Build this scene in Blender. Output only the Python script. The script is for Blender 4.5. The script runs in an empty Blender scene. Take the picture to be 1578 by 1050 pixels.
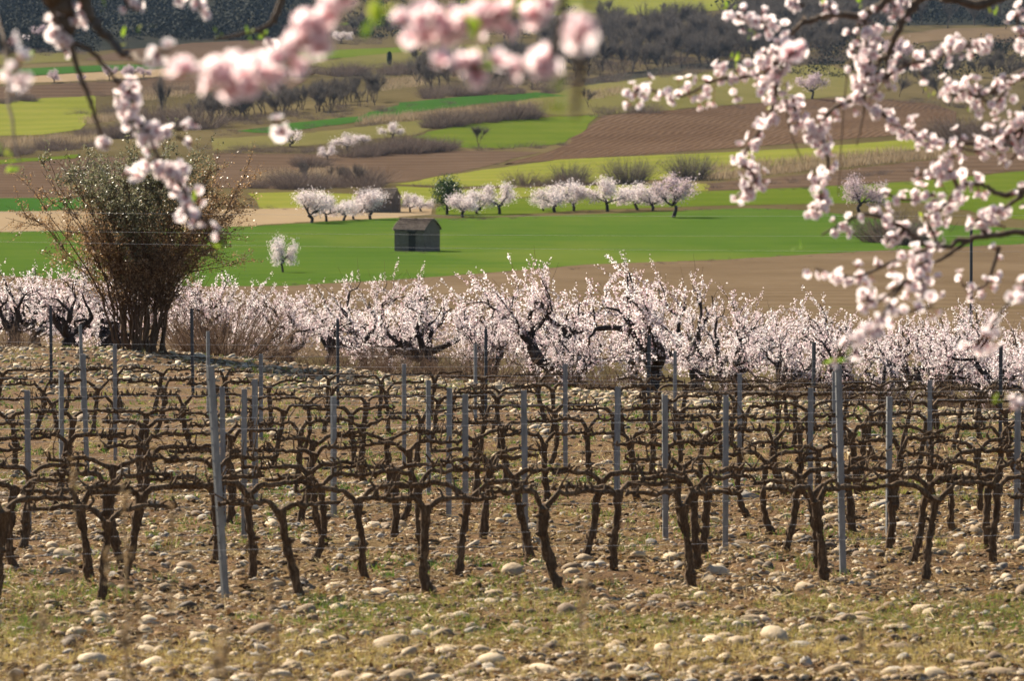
import bpy, bmesh, math
import numpy as np
from mathutils import Vector, Matrix
R = math.radians
scene = bpy.context.scene
COL = scene.collection

# ------------------------------------------------------------------ camera
F = 6575.0            # focal length in photo pixels (150 mm on a 36 mm sensor)
CZ = 20.0
PITCH = math.atan(425.0 / F)
cam_d = bpy.data.cameras.new('camera')
cam = bpy.data.objects.new('camera', cam_d); COL.objects.link(cam)
cam_d.lens = 150.0; cam_d.sensor_width = 36.0
cam_d.clip_start = 0.1; cam_d.clip_end = 12000
cam.location = (0, 0, CZ); cam.rotation_euler = (math.pi / 2 - PITCH, 0, 0)
cam_d.dof.use_dof = True; cam_d.dof.focus_distance = 58.0; cam_d.dof.aperture_fstop = 6.3
cam_d.dof.aperture_blades = 0
scene.camera = cam

# ------------------------------------------------------------------ world and sun
SUN_EL, SUN_LEFT = R(37), R(40)          # height, and how far to the left of straight ahead
world = bpy.data.worlds.new('World'); scene.world = world; world.use_nodes = True
nt = world.node_tree; nt.nodes.clear()
sky = nt.nodes.new('ShaderNodeTexSky'); sky.sky_type = 'NISHITA'; sky.sun_disc = False
sky.dust_density = 0.2; sky.air_density = 0.9; sky.altitude = 500; sky.sun_elevation = SUN_EL; sky.sun_rotation = -SUN_LEFT
bg = nt.nodes.new('ShaderNodeBackground'); bg.inputs['Strength'].default_value = 0.05
wo = nt.nodes.new('ShaderNodeOutputWorld')
nt.links.new(sky.outputs[0], bg.inputs[0]); nt.links.new(bg.outputs[0], wo.inputs[0])
sd = bpy.data.lights.new('sun', 'SUN'); sun = bpy.data.objects.new('sun', sd); COL.objects.link(sun)
sd.energy = 5.0; sd.angle = R(0.53); sd.color = (1.0, 0.885, 0.72)
sdir = Vector((-math.sin(SUN_LEFT) * math.cos(SUN_EL), math.cos(SUN_LEFT) * math.cos(SUN_EL), math.sin(SUN_EL)))
sun.rotation_euler = sdir.to_track_quat('Z', 'Y').to_euler()
sun.location = (-60, 60, 90)
vs = scene.view_settings
vs.view_transform = 'Standard'; vs.look = 'None'; vs.exposure = 1.5; vs.gamma = 1.0; vs.use_curve_mapping = False
scene.render.engine = 'CYCLES'
scene.cycles.max_bounces = 6; scene.cycles.transparent_max_bounces = 8; scene.cycles.volume_bounces = 0
scene.cycles.use_denoising = True
scene.cycles.sample_clamp_indirect = 4.0

rng = np.random.default_rng(7)

# ------------------------------------------------------------------ terrain shape
_tab = np.array([(-60, -0.4), (0, 2.5), (86, 6.62), (91, 7.05), (100, 7.55), (150, 9.6), (280, 14.05), (387, 17.0), (500, 17.9), (560, 18.2), (620, 18.3),
                 (680, 17.9), (800, 17.0), (960, 14.6), (1150, 10.5), (1380, 4.2), (1600, -4.9), (1850, -16.9), (2100, -32),
                 (2400, -58), (2900, -132), (4000, -280), (6000, -380)])
_dd = np.concatenate([np.arange(-60, 200, 1.0), np.arange(200, 6000, 10.0)])
_zz = np.interp(_dd, _tab[:, 0], _tab[:, 1])
def _smooth(a, n):
    k = np.ones(n) / n
    p = np.pad(a, n, mode='edge')
    return np.convolve(p, k, 'same')[n:-n]
_i2 = 260
_zs = _zz.copy(); _zs[_i2:] = _smooth(_smooth(_zz[_i2:], 9), 9)
def sstep(a, b, x):
    t = np.clip((np.asarray(x, float) - a) / (b - a), 0, 1)
    return t * t * (3 - 2 * t)
def H(x, y):
    x = np.asarray(x, float); y = np.asarray(y, float)
    z = CZ - np.interp(y, _dd, _zs)
    t = sstep(45, 88, y) * (1 - sstep(105, 170, y))
    z = z - 0.050 * np.clip(x, -25, 25) * t
    z = z + .40 * np.exp(-((x + 8.0) / 5.5) ** 2 - ((y - 88) / 11) ** 2)
    w = sstep(520, 1000, y)
    z = z + w * (1.6 * np.sin(x / 61 + y / 140) + 1.1 * np.sin(x / 33 - y / 90 + 1.3)) * (1 + y / 2500)
    return z
_fw = np.array([0, math.cos(PITCH), -math.sin(PITCH)]); _up = np.array([0, math.sin(PITCH), math.cos(PITCH)])
def ray(px, py):
    v = _fw + np.array([1, 0, 0]) * ((px - 789) / F) + _up * ((525 - py) / F)
    return v / v[1]
def at(px, py, d):
    """point seen at a photo pixel, d metres ahead"""
    v = ray(px, py) * d
    return np.array([v[0], v[1], v[2] + CZ])
_march = np.concatenate([np.arange(6, 150, .5), np.arange(150, 700, 3.), np.arange(700, 4500, 8.)])
def ground(px, py):
    """where the view through a photo pixel meets the terrain"""
    v = ray(px, py)
    P = v[None, :] * _march[:, None]
    dz = P[:, 2] + CZ - H(P[:, 0], P[:, 1])
    i = np.argmax(dz < 0)
    if dz[i] >= 0: i = len(_march) - 1
    a, b = _march[max(i - 1, 0)], _march[i]
    for _ in range(18):
        m = (a + b) / 2; p = v * m
        if p[2] + CZ - H(p[0], p[1]) < 0: b = m
        else: a = m
    p = v * b
    return np.array([p[0], p[1], float(H(p[0], p[1]))])
def on(px, d):
    """ground point at distance d under photo column px"""
    x = (px - 789) / F * d
    return np.array([x, d, float(H(x, d))])

# ------------------------------------------------------------------ mesh helpers
class MB:
    def __init__(s): s.v = []; s.f = []; s.n = 0; s.t = []
    def add(s, verts, faces, tint=None):
        verts = np.asarray(verts, np.float32).reshape(-1, 3)
        faces = np.asarray(faces, np.int64)
        s.v.append(verts); s.f.append(faces + s.n); s.n += len(verts)
        s.t.append(np.full(len(verts), 0.5, np.float32) if tint is None else np.broadcast_to(np.asarray(tint, np.float32), (len(verts),)))
        return s
    def mesh(s, name, mats, smooth=True):
        me = bpy.data.meshes.new(name)
        v = np.concatenate(s.v) if s.v else np.zeros((0, 3), np.float32)
        me.vertices.add(len(v)); me.vertices.foreach_set('co', v.ravel())
        idx = np.concatenate([f.ravel() for f in s.f]).astype(np.int32)
        tot = np.concatenate([np.full(len(f), f.shape[1]) for f in s.f]).astype(np.int32)
        st = np.concatenate([[0], np.cumsum(tot)[:-1]]).astype(np.int32)
        me.loops.add(len(idx)); me.loops.foreach_set('vertex_index', idx)
        me.polygons.add(len(tot)); me.polygons.foreach_set('loop_start', st); me.polygons.foreach_set('loop_total', tot)
        me.polygons.foreach_set('use_smooth', np.full(len(tot), smooth))
        a = me.attributes.new('tint', 'FLOAT', 'POINT'); a.data.foreach_set('value', np.concatenate(s.t).astype(np.float32))
        for m in (mats if isinstance(mats, (list, tuple)) else [mats]): me.materials.append(m)
        me.update(calc_edges=True); me.validate()
        return me
    def build(s, name, mats, parent=None, smooth=True):
        return link(name, s.mesh(name, mats, smooth), parent)
def link(name, me, parent=None):
    o = bpy.data.objects.new(name, me); COL.objects.link(o)
    if parent is not None: o.parent = parent
    return o
def tag(o, label, cat, group=None, kind=None):
    o['label'] = label; o['category'] = cat
    if group: o['group'] = group
    if kind: o['kind'] = kind
    return o
def empty(name, loc, rz=0.0, sc=1.0):
    o = bpy.data.objects.new(name, None); COL.objects.link(o)
    o.location = Vector([float(c) for c in loc]); o.rotation_euler = (0, 0, rz)
    o.scale = (sc, sc, sc) if np.isscalar(sc) else sc
    o.empty_display_size = 0.2
    return o
def copy_tree(o, parent=None):
    c = o.copy(); COL.objects.link(c); c.parent = parent
    for ch in list(o.children): copy_tree(ch, c)
    return c
def catmull(P, n=6):
    P = np.asarray(P, float)
    if len(P) < 3: return np.array([P[0] + (P[-1] - P[0]) * t for t in np.linspace(0, 1, n + 1)])
    Q = np.vstack([2 * P[0] - P[1], P, 2 * P[-1] - P[-2]]); out = []
    for i in range(1, len(Q) - 2):
        a, b, c, d = Q[i - 1], Q[i], Q[i + 1], Q[i + 2]
        for t in np.linspace(0, 1, n, endpoint=False):
            out.append(.5 * (2 * b + (c - a) * t + (2 * a - 5 * b + 4 * c - d) * t * t + (3 * b - a - 3 * c + d) * t ** 3))
    out.append(P[-1]); return np.array(out)
def tube(mb, path, rad, sides=6, tint=None, cap=False, rough=0.0, rg=rng):
    path = np.asarray(path, float); n = len(path)
    rad = np.broadcast_to(np.asarray(rad, float), (n,)) if np.ndim(rad) else np.full(n, float(rad))
    T = np.gradient(path, axis=0); T /= np.linalg.norm(T, axis=1)[:, None] + 1e-12
    a = np.array([0, 0, 1.]) if abs(T[0, 2]) < .9 else np.array([1., 0, 0])
    U = np.zeros_like(path); u = np.cross(T[0], a); u /= np.linalg.norm(u)
    for i in range(n):
        u = u - T[i] * np.dot(u, T[i]); u /= np.linalg.norm(u) + 1e-12; U[i] = u
    V = np.cross(T, U)
    th = np.linspace(0, 2 * np.pi, sides, endpoint=False)
    rr = rad[:, None] * (1 + (rg.uniform(-rough, rough, (n, sides)) if rough else 0))
    vv = path[:, None, :] + rr[..., None] * (np.cos(th)[None, :, None] * U[:, None, :] + np.sin(th)[None, :, None] * V[:, None, :])
    i, j = np.meshgrid(np.arange(n - 1), np.arange(sides), indexing='ij'); j2 = (j + 1) % sides
    q = np.stack([i * sides + j, i * sides + j2, (i + 1) * sides + j2, (i + 1) * sides + j], -1).reshape(-1, 4)
    mb.add(vv.reshape(-1, 3), q, tint)
    if cap:
        ring = vv[-1]; mb.add(np.vstack([ring, ring.mean(0)[None] + T[-1] * rad[-1] * .3]), [[k, (k + 1) % sides, sides] for k in range(sides)], tint)
def unit(v): return v / (np.linalg.norm(v, axis=-1, keepdims=True) + 1e-12)
def rand_dirs(n, rg=rng): return unit(rg.normal(size=(n, 3)))
def leaf_quads(mb, C, size, aspect=0.5, rg=rng, up=None, tint=None, bias=None):
    """many small kite-shaped leaves / petals at points C"""
    n = len(C); size = np.broadcast_to(np.asarray(size, float), (n,))
    a = rand_dirs(n, rg)
    if up is not None: a = unit(a + np.asarray(up, float))
    b = unit(np.cross(a, rand_dirs(n, rg)))
    A = a * size[:, None] * .5; B = b * (size * aspect)[:, None] * .5
    V = np.stack([C - A, C + B, C + A, C - B], 1).reshape(-1, 3)
    q = np.arange(n * 4).reshape(n, 4)
    t = rg.random(n) if tint is None else np.broadcast_to(np.asarray(tint, float), (n,))
    mb.add(V, q, np.repeat(t, 4))
def blades(mb, B, L, w, dirs, tint, rg=rng):
    """thin triangular blades / twigs from points B along dirs"""
    n = len(B); L = np.broadcast_to(np.asarray(L, float), (n,)); w = np.broadcast_to(np.asarray(w, float), (n,))
    d = unit(np.asarray(dirs, float)); s = unit(np.cross(d, rand_dirs(n, rg)))
    V = np.stack([B - s * w[:, None] / 2, B + s * w[:, None] / 2, B + d * L[:, None]], 1).reshape(-1, 3)
    mb.add(V, np.arange(3 * n).reshape(n, 3), np.repeat(np.broadcast_to(np.asarray(tint, float), (n,)), 3))

# ------------------------------------------------------------------ materials
def newmat(name):
    m = bpy.data.materials.new(name); m.use_nodes = True; m.node_tree.nodes.clear(); return m, m.node_tree
def N(nt, t, **k):
    n = nt.nodes.new(t)
    for a, b in k.items(): setattr(n, a, b)
    return n
def ramp(nt, stops, fac):
    r = N(nt, 'ShaderNodeValToRGB'); e = r.color_ramp.elements
    while len(e) < len(stops): e.new(.5)
    for el, (p, c) in zip(e, stops): el.position = p; el.color = (*c, 1)
    nt.links.new(fac, r.inputs[0]); return r.outputs[0]
def noise(nt, vec, scale, detail=4, rough=.6, dist=0.0):
    n = N(nt, 'ShaderNodeTexNoise'); n.inputs['Scale'].default_value = scale; n.inputs['Detail'].default_value = detail
    n.inputs['Roughness'].default_value = rough; n.inputs['Distortion'].default_value = dist
    nt.links.new(vec, n.inputs['Vector']); return n.outputs['Fac']
def mapped(nt, vec, scale=(1, 1, 1), rot=(0, 0, 0)):
    m = N(nt, 'ShaderNodeMapping'); m.inputs['Scale'].default_value = scale; m.inputs['Rotation'].default_value = rot
    nt.links.new(vec, m.inputs[0]); return m.outputs[0]
def mixc(nt, fac, a, b, mode='MIX'):
    m = N(nt, 'ShaderNodeMix', data_type='RGBA', blend_type=mode)
    for s, v in ((m.inputs[0], fac), (m.inputs[6], a), (m.inputs[7], b)):
        if isinstance(v, (int, float)): s.default_value = v
        elif isinstance(v, tuple): s.default_value = (*v, 1)
        else: nt.links.new(v, s)
    return m.outputs[2]
def math_(nt, op, a, b=None, c=None):
    m = N(nt, 'ShaderNodeMath', operation=op)
    for i, v in enumerate((a, b, c)):
        if v is None: continue
        if isinstance(v, (int, float)): m.inputs[i].default_value = v
        else: nt.links.new(v, m.inputs[i])
    return m.outputs[0]
def attr(nt, name='tint'):
    a = N(nt, 'ShaderNodeAttribute'); a.attribute_name = name; return a.outputs['Fac']
def finish(nt, color, rough=.9, bump=None, bstr=.3, bdist=.02, spec=.25, trans=0.0, tcol=None):
    o = N(nt, 'ShaderNodeOutputMaterial'); p = N(nt, 'ShaderNodeBsdfPrincipled')
    if isinstance(color, tuple): p.inputs['Base Color'].default_value = (*color, 1)
    else: nt.links.new(color, p.inputs['Base Color'])
    p.inputs['Roughness'].default_value = rough; p.inputs['Specular IOR Level'].default_value = spec
    if bump is not None:
        b = N(nt, 'ShaderNodeBump'); b.inputs['Strength'].default_value = bstr; b.inputs['Distance'].default_value = bdist
        nt.links.new(bump, b.inputs['Height']); nt.links.new(b.outputs[0], p.inputs['Normal'])
    sh = p.outputs[0]
    if trans:
        t = N(nt, 'ShaderNodeBsdfTranslucent')
        c = tcol if tcol is not None else color
        if isinstance(c, tuple): t.inputs[0].default_value = (*c, 1)
        else: nt.links.new(c, t.inputs[0])
        mx = N(nt, 'ShaderNodeMixShader'); mx.inputs[0].default_value = trans
        nt.links.new(sh, mx.inputs[1]); nt.links.new(t.outputs[0], mx.inputs[2]); sh = mx.outputs[0]
    nt.links.new(sh, o.inputs[0])
def pos(nt): return N(nt, 'ShaderNodeNewGeometry').outputs['Position']
def field_mat(name, stops, scale=.05, stripe=None, rough=.95, bstr=.0, bdist=.1, detail=6, patch=None):
    """field colour from broad and fine noise; stripe=(angle, period, strength) adds drill or plough lines"""
    m, nt = newmat(name); p = pos(nt)
    f = noise(nt, mapped(nt, p, (1, .45, 1)), scale, detail, .65)
    f2 = noise(nt, p, scale * 14, 3, .7)
    f = math_(nt, 'ADD', math_(nt, 'MULTIPLY', f, .7), math_(nt, 'MULTIPLY', f2, .3))
    bumpv = f2
    if stripe:
        ang, per, st = stripe
        v = mapped(nt, p, (1, 1, 1), (0, 0, ang))
        w = N(nt, 'ShaderNodeTexWave', wave_type='BANDS', bands_direction='X'); w.inputs['Scale'].default_value = .314 / per
        w.inputs['Distortion'].default_value = 5.0; w.inputs['Detail'].default_value = 3; w.inputs['Detail Scale'].default_value = .4
        nt.links.new(v, w.inputs[0])
        f = math_(nt, 'ADD', f, math_(nt, 'MULTIPLY', math_(nt, 'SUBTRACT', w.outputs['Fac'], .5), st))
        bumpv = math_(nt, 'ADD', w.outputs['Fac'], math_(nt, 'MULTIPLY', f2, .5))
    stops = [(p_, tuple(q * .62 for q in c_)) for p_, c_ in stops]
    c = ramp(nt, stops, f)
    if patch:
        pm = noise(nt, mapped(nt, p, (1, .35, 1)), patch[1], 4, .6)
        k = ramp(nt, [(patch[2] - .06, (0, 0, 0)), (patch[2] + .06, (1, 1, 1))], pm)
        c = mixc(nt, k, c, patch[0])
    finish(nt, c, 1.0, bumpv if bstr else None, bstr, bdist, 0.0)
    return m
def tint_mat(name, stops, rough=.7, spec=.3, trans=0.0, bump_scale=None, bstr=.4, bdist=.01, obj_rand=False, nz=None, tboost=1.0):
    """colour from the per-piece tint"""
    m, nt = newmat(name)
    f = attr(nt)
    if obj_rand:
        oi = N(nt, 'ShaderNodeObjectInfo').outputs['Random']; f = math_(nt, 'ADD', math_(nt, 'MULTIPLY', f, .4), math_(nt, 'MULTIPLY', oi, .6))
    if nz: f = math_(nt, 'ADD', f, math_(nt, 'MULTIPLY', math_(nt, 'SUBTRACT', noise(nt, pos(nt), nz[0], 4, .65), .5), nz[1]))
    c = ramp(nt, stops, f)
    b = noise(nt, pos(nt), bump_scale, 5, .65) if bump_scale else None
    finish(nt, c, rough, b, bstr, bdist, spec, trans, None if tboost == 1 else mixc(nt, 1.0, c, (tboost,) * 3, 'MULTIPLY'))
    return m

M = {}
M['scrub'] = field_mat('dry_scrub', [(.25, (.065, .052, .026)), (.5, (.125, .100, .048)), (.75, (.20, .155, .082))], .02)
M['wheat'] = field_mat('young_wheat', [(.25, (.052, .108, .016)), (.5, (.080, .142, .024)), (.68, (.118, .165, .030)), (.85, (.20, .195, .055))], .035, (R(86), 15.0, .07), patch=((.105, .125, .026), .012, .60))
M['green'] = field_mat('green_field', [(.25, (.075, .125, .014)), (.5, (.11, .155, .02)), (.8, (.17, .19, .035))], .03, (R(84), 22.0, .10))
M['vivid'] = field_mat('vivid_green_field', [(.25, (.035, .10, .022)), (.6, (.058, .135, .025)), (.85, (.11, .165, .035))], .03)
M['lime'] = field_mat('yellow_green_field', [(.25, (.155, .18, .028)), (.5, (.215, .23, .042)), (.8, (.30, .275, .07))], .02, (R(83), 24.0, .12))
M['olive'] = field_mat('dry_meadow', [(.25, (.12, .118, .035)), (.5, (.17, .155, .055)), (.8, (.24, .20, .085))], .025)
M['plough'] = field_mat('ploughed_soil', [(.2, (.075, .046, .030)), (.5, (.125, .080, .052)), (.8, (.185, .125, .085))], .03, (R(9), 1.7, .17), bstr=.4, bdist=.3)
M['furrow'] = field_mat('bare_brown_soil', [(.2, (.085, .056, .038)), (.5, (.13, .088, .060)), (.8, (.18, .125, .088))], .03, (R(83), 14.0, .2), bstr=.5, bdist=.3)
M['stubble'] = field_mat('stubble', [(.2, (.10, .070, .042)), (.5, (.17, .122, .076)), (.8, (.25, .185, .12))], .09, (R(86), 6.0, .12), bstr=.6, bdist=.12)
M['tan'] = field_mat('pale_dry_field', [(.2, (.27, .195, .115)), (.5, (.35, .26, .16)), (.8, (.42, .32, .20))], .03)
M['darksoil'] = field_mat('dark_slope', [(.25, (.024, .029, .025)), (.5, (.045, .046, .036)), (.8, (.10, .09, .065))], .012)
M['track'] = field_mat('gravel_track', [(.2, (.15, .15, .06)), (.8, (.26, .23, .12))], .2)

# ------------------------------------------------------------------ the ground sheet
def build_ground():
    ys = np.concatenate([np.arange(-55, 110, 3.0), np.arange(110, 620, 8.0), np.arange(620, 2500, 10.0), np.arange(2500, 5600, 60.0)])
    us = np.linspace(-1, 1, 221); us = np.sign(us) * np.abs(us) ** 1.35
    hw = 60 + np.abs(ys) * .42
    X = hw[:, None] * us[None, :]; Y = np.repeat(ys[:, None], len(us), 1)
    Z = H(X, Y)
    n, k = X.shape
    i, j = np.meshgrid(np.arange(n - 1), np.arange(k - 1), indexing='ij')
    q = np.stack([i * k + j, i * k + j + 1, (i + 1) * k + j + 1, (i + 1) * k + j], -1).reshape(-1, 4)
    mb = MB(); mb.add(np.stack([X, Y, Z], -1), q)
    return tag(mb.build('ground', M['scrub']), 'dry scrubby ground of the valley under and between the fields', 'ground', kind='structure')
build_ground()

def field(name, pts, mat, label, cat, lift=.10, jit=.006, slices=26):
    """a field laid on the terrain: outline read off the photo, put on the ground, cut into a fine sheet that follows it"""
    pts = np.array(pts, float); P = []
    for a, b in zip(pts, np.roll(pts, -1, 0)):
        n = max(1, int(np.hypot(*(b - a)) / 14))
        for t in np.arange(n) / n:
            g = ground(*(a + (b - a) * t)); g[:2] += rng.normal(size=2) * min(.8, g[1] * jit * .12); P.append(g)
    P = np.array(P)
    bm = bmesh.new()
    bm.faces.new([bm.verts.new((p[0], p[1], 0)) for p in P])
    lo, hi = P.min(0), P.max(0)
    for ax, n in ((1, slices), (0, slices)):
        for c in np.linspace(lo[ax], hi[ax], n + 2)[1:-1]:
            co = [0, 0, 0]; co[ax] = c; no = [0, 0, 0]; no[ax] = 1
            bmesh.ops.bisect_plane(bm, geom=bm.verts[:] + bm.edges[:] + bm.faces[:], plane_co=co, plane_no=no, dist=1e-5)
    bmesh.ops.triangulate(bm, faces=bm.faces[:])
    xs = np.array([v.co.x for v in bm.verts]); ys = np.array([v.co.y for v in bm.verts]); zs = H(xs, ys) + lift * .16 * np.maximum(1, ys / 500)
    for v, z in zip(bm.verts, zs): v.co.z = z
    bmesh.ops.recalc_face_normals(bm, faces=bm.faces[:])
    me = bpy.data.meshes.new(name); bm.to_mesh(me); bm.free()
    me.polygons.foreach_set('use_smooth', np.full(len(me.polygons), True)); me.materials.append(M[mat])
    return tag(link(name, me), label, cat, kind='structure')

field('field', [(-300, 545), (-300, 430), (0, 425), (300, 442), (440, 441), (600, 432), (790, 418), (900, 408), (1120, 400), (1250, 392), (1400, 384), (1578, 376), (1900, 362), (1900, 560)],
      'stubble', 'brown stubble field between the blossoming orchard and the green wheat', 'field', .08, slices=40)
field('field', [(-300, 430), (-300, 366), (0, 358), (380, 349), (470, 344), (600, 336), (700, 337), (900, 331), (1000, 327), (1150, 321), (1260, 325), (1330, 335), (1420, 345), (1578, 352), (1900, 360),
      (1900, 362), (1578, 376), (1400, 384), (1250, 392), (1120, 400), (900, 408), (790, 418), (600, 432), (440, 441), (300, 442), (0, 425)],
      'wheat', 'bright green young wheat field around the small hut', 'field', .10, slices=40)
field('field', [(-300, 328), (0, 326), (380, 322), (455, 320), (600, 322), (668, 314), (664, 331), (590, 337), (460, 343), (380, 349), (0, 358), (-300, 366)],
      'tan', 'pale tan fallow field behind the blossoming trees and the barn', 'field', .16)
field('field', [(664, 331), (690, 312), (830, 304), (960, 300), (1090, 295), (1250, 289), (1420, 279), (1578, 264), (1900, 250), (1900, 345), (1578, 340), (1420, 312), (1260, 314), (1100, 317), (900, 324), (740, 335)],
      'green', 'green field strip behind the row of white blossoming trees', 'field', .16)
field('field', [(-300, 310), (60, 305), (130, 304), (130, 321), (60, 326), (-300, 330)], 'vivid', 'vivid green strip beside the large shrub', 'field', .16)
field('field', [(-300, 262), (0, 252), (125, 243), (250, 240), (250, 300), (130, 304), (60, 305), (-300, 310)], 'furrow', 'bare brown field behind the large shrub', 'field', .16)
field('field', [(-300, 258), (0, 247), (125, 238), (125, 243), (0, 253), (-300, 263)], 'green', 'narrow green strip above the bare brown field', 'field', .3)
field('field', [(330, 236), (500, 238), (700, 232), (830, 234), (764, 254), (640, 278), (560, 285), (440, 291), (330, 290)], 'furrow', 'bare brown field in the middle of the valley', 'field', .18)
field('field', [(385, 298), (455, 296), (560, 300), (620, 287), (690, 292), (690, 310), (640, 316), (400, 322)], 'lime', 'yellow green strip behind the ruined barn', 'field', .18)
field('field', [(612, 284), (700, 268), (860, 246), (1000, 240), (1110, 235), (1250, 228), (1410, 214), (1455, 222), (1400, 232), (1200, 254), (1050, 275), (860, 284), (700, 288)], 'lime', 'yellow green field below the big ploughed slope', 'field', .2)
field('field', [(690, 310), (690, 293), (860, 288), (1050, 282), (1090, 284), (1090, 294), (960, 299), (830, 303)], 'lime', 'yellow green strip behind the dark evergreen tree', 'field', .2)
field('field', [(764, 254), (850, 234), (900, 205), (925, 178), (1060, 168), (1200, 156), (1330, 150), (1440, 160), (1474, 172), (1476, 193), (1400, 207), (1200, 223), (1000, 238), (850, 247)], 'plough', 'large ploughed brown field on the slope with furrows', 'field', .25)
field('field', [(640, 212), (700, 195), (760, 184), (850, 180), (922, 178), (898, 204), (868, 222), (790, 228), (720, 229)], 'green', 'green wedge of field beside the ploughed slope', 'field', .2)
field('field', [(365, 202), (450, 190), (560, 178), (620, 158), (700, 150), (830, 142), (870, 148), (760, 158), (640, 172), (520, 192), (420, 205)], 'vivid', 'curved bright green field below the bare wood', 'field', .2)
field('field', [(780, 162), (900, 132), (1050, 112), (1250, 96), (1310, 110), (1340, 145), (1100, 164), (930, 176), (860, 178)], 'olive', 'dry olive meadow below the big bare wood', 'field', .2)
field('field', [(330, 214), (480, 205), (600, 190), (720, 178), (640, 208), (480, 224), (330, 232)], 'olive', 'dry brownish strip below the curved green field', 'field', .2)
field('field', [(-300, 172), (0, 158), (60, 149), (130, 142), (152, 150), (148, 175), (120, 200), (60, 208), (-300, 214)], 'lime', 'bright yellow green field on the slope behind the hanging blossoms', 'field', .2)
field('field', [(-300, 132), (40, 118), (140, 112), (275, 104), (275, 117), (150, 124), (40, 128), (-300, 142)], 'tan', 'thin tan strip with small pink blossoming trees', 'field', .25)
field('field', [(-300, 112), (0, 107), (150, 101), (260, 98), (260, 105), (140, 111), (40, 117), (-300, 124)], 'vivid', 'thin vivid green strip above the small pink trees', 'field', .3)
field('field', [(-300, 150), (40, 132), (150, 126), (275, 118), (470, 122), (450, 140), (150, 148), (60, 152), (-300, 166)], 'furrow', 'dark brown strip below the small pink trees', 'field', .25)
field('field', [(-300, 92), (0, 83), (120, 81), (112, 95), (0, 100), (-300, 108)], 'olive', 'olive strip under the dark wooded hill', 'field', .25)
field('field', [(125, 92), (200, 76), (300, 66), (460, 58), (520, 62), (400, 82), (270, 95)], 'furrow', 'greyish brown field under the dark wooded hill', 'field', .25)
field('field', [(380, 86), (500, 78), (640, 72), (640, 78), (500, 92), (380, 98)], 'green', 'thin green strip behind the pink blossoms', 'field', .35)
field('field', [(470, 100), (560, 84), (660, 70), (780, 68), (852, 74), (830, 88), (650, 102), (520, 106)], 'olive', 'rounded olive meadow behind the pink blossoms', 'field', .25)
field('field', [(520, 38), (600, 18), (760, 14), (780, 28), (640, 42)], 'green', 'green field high on the far slope', 'field', .25)
field('field', [(700, 4), (780, -20), (1160, -20), (1140, 14), (1000, 24), (900, 20), (800, 28)], 'lime', 'yellow green field at the top of the far slope', 'field', .3)
field('field', [(1090, 283), (1250, 268), (1450, 244), (1578, 234), (1800, 225), (1800, 250), (1578, 262), (1420, 277), (1250, 288), (1090, 294)], 'furrow', 'brown strip behind the blossoming branches', 'field', .2)
field('field', [(1340, 60), (1450, 44), (1700, 40), (1700, 70), (1450, 62), (1340, 78)], 'stubble', 'pale brown band high on the far slope', 'field', .25)
field('field', [(900, 134), (1060, 108), (1300, 98), (1300, 88), (1060, 98), (900, 122)], 'darksoil', 'dark strip at the foot of the bare wood', 'field', .2)
field('field', [(-500, 82), (120, 80), (250, 72), (420, 62), (470, 40), (520, 10), (520, -60), (-500, -60)], 'darksoil', 'dark scrubby hillside at the top', 'hillside', .2)
field('field', [(1140, 20), (1300, 40), (1760, 36), (1760, -60), (1140, -60)], 'darksoil', 'dark wooded hillside behind the overhanging branch', 'hillside', .2)

# ------------------------------------------------------------------ vineyard soil
def vnoise(x, y, seed):
    r = np.random.default_rng(seed); T = r.random((256, 256))
    xi = np.floor(x).astype(int); yi = np.floor(y).astype(int); fx = x - xi; fy = y - yi
    fx = fx * fx * (3 - 2 * fx); fy = fy * fy * (3 - 2 * fy)
    g = lambda a, b: T[a & 255, b & 255]
    return (g(xi, yi) * (1 - fx) + g(xi + 1, yi) * fx) * (1 - fy) + (g(xi, yi + 1) * (1 - fx) + g(xi + 1, yi + 1) * fx) * fy
def soil_z(x, y):
    return H(x, y) + .03 + .05 * vnoise(x * 1.1, y * 1.1, 1) + .045 * vnoise(x * 4, y * 4, 2) + .03 * vnoise(x * 10, y * 10, 3)
def soil_mat():
    m, nt = newmat('stony_soil'); p = pos(nt)
    a = noise(nt, p, 1.2, 6, .7); b = noise(nt, p, 14, 5, .75); c = noise(nt, mapped(nt, p, (1, 1, 1)), 60, 3, .7)
    f = math_(nt, 'ADD', math_(nt, 'MULTIPLY', a, .3), math_(nt, 'ADD', math_(nt, 'MULTIPLY', b, .45), math_(nt, 'MULTIPLY', c, .25)))
    col = ramp(nt, [(.32, (.026, .013, .006)), (.46, (.082, .044, .018)), (.58, (.185, .105, .045)), (.72, (.34, .23, .11))], f)
    # straw coloured and greenish ground cover in patches
    g = noise(nt, mapped(nt, p, (1, .5, 1)), .55, 5, .65)
    k = ramp(nt, [(.50, (0, 0, 0)), (.66, (1, 1, 1))], g)
    cover = ramp(nt, [(.35, (.065, .08, .016)), (.55, (.15, .12, .034)), (.75, (.27, .20, .075))], noise(nt, p, 9, 4, .7))
    col = mixc(nt, math_(nt, 'MULTIPLY', k, .4), col, cover)
    finish(nt, col, .95, math_(nt, 'ADD', b, math_(nt, 'MULTIPLY', c, .4)), .9, .05, .1)
    return m
M['soil'] = soil_mat()
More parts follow.
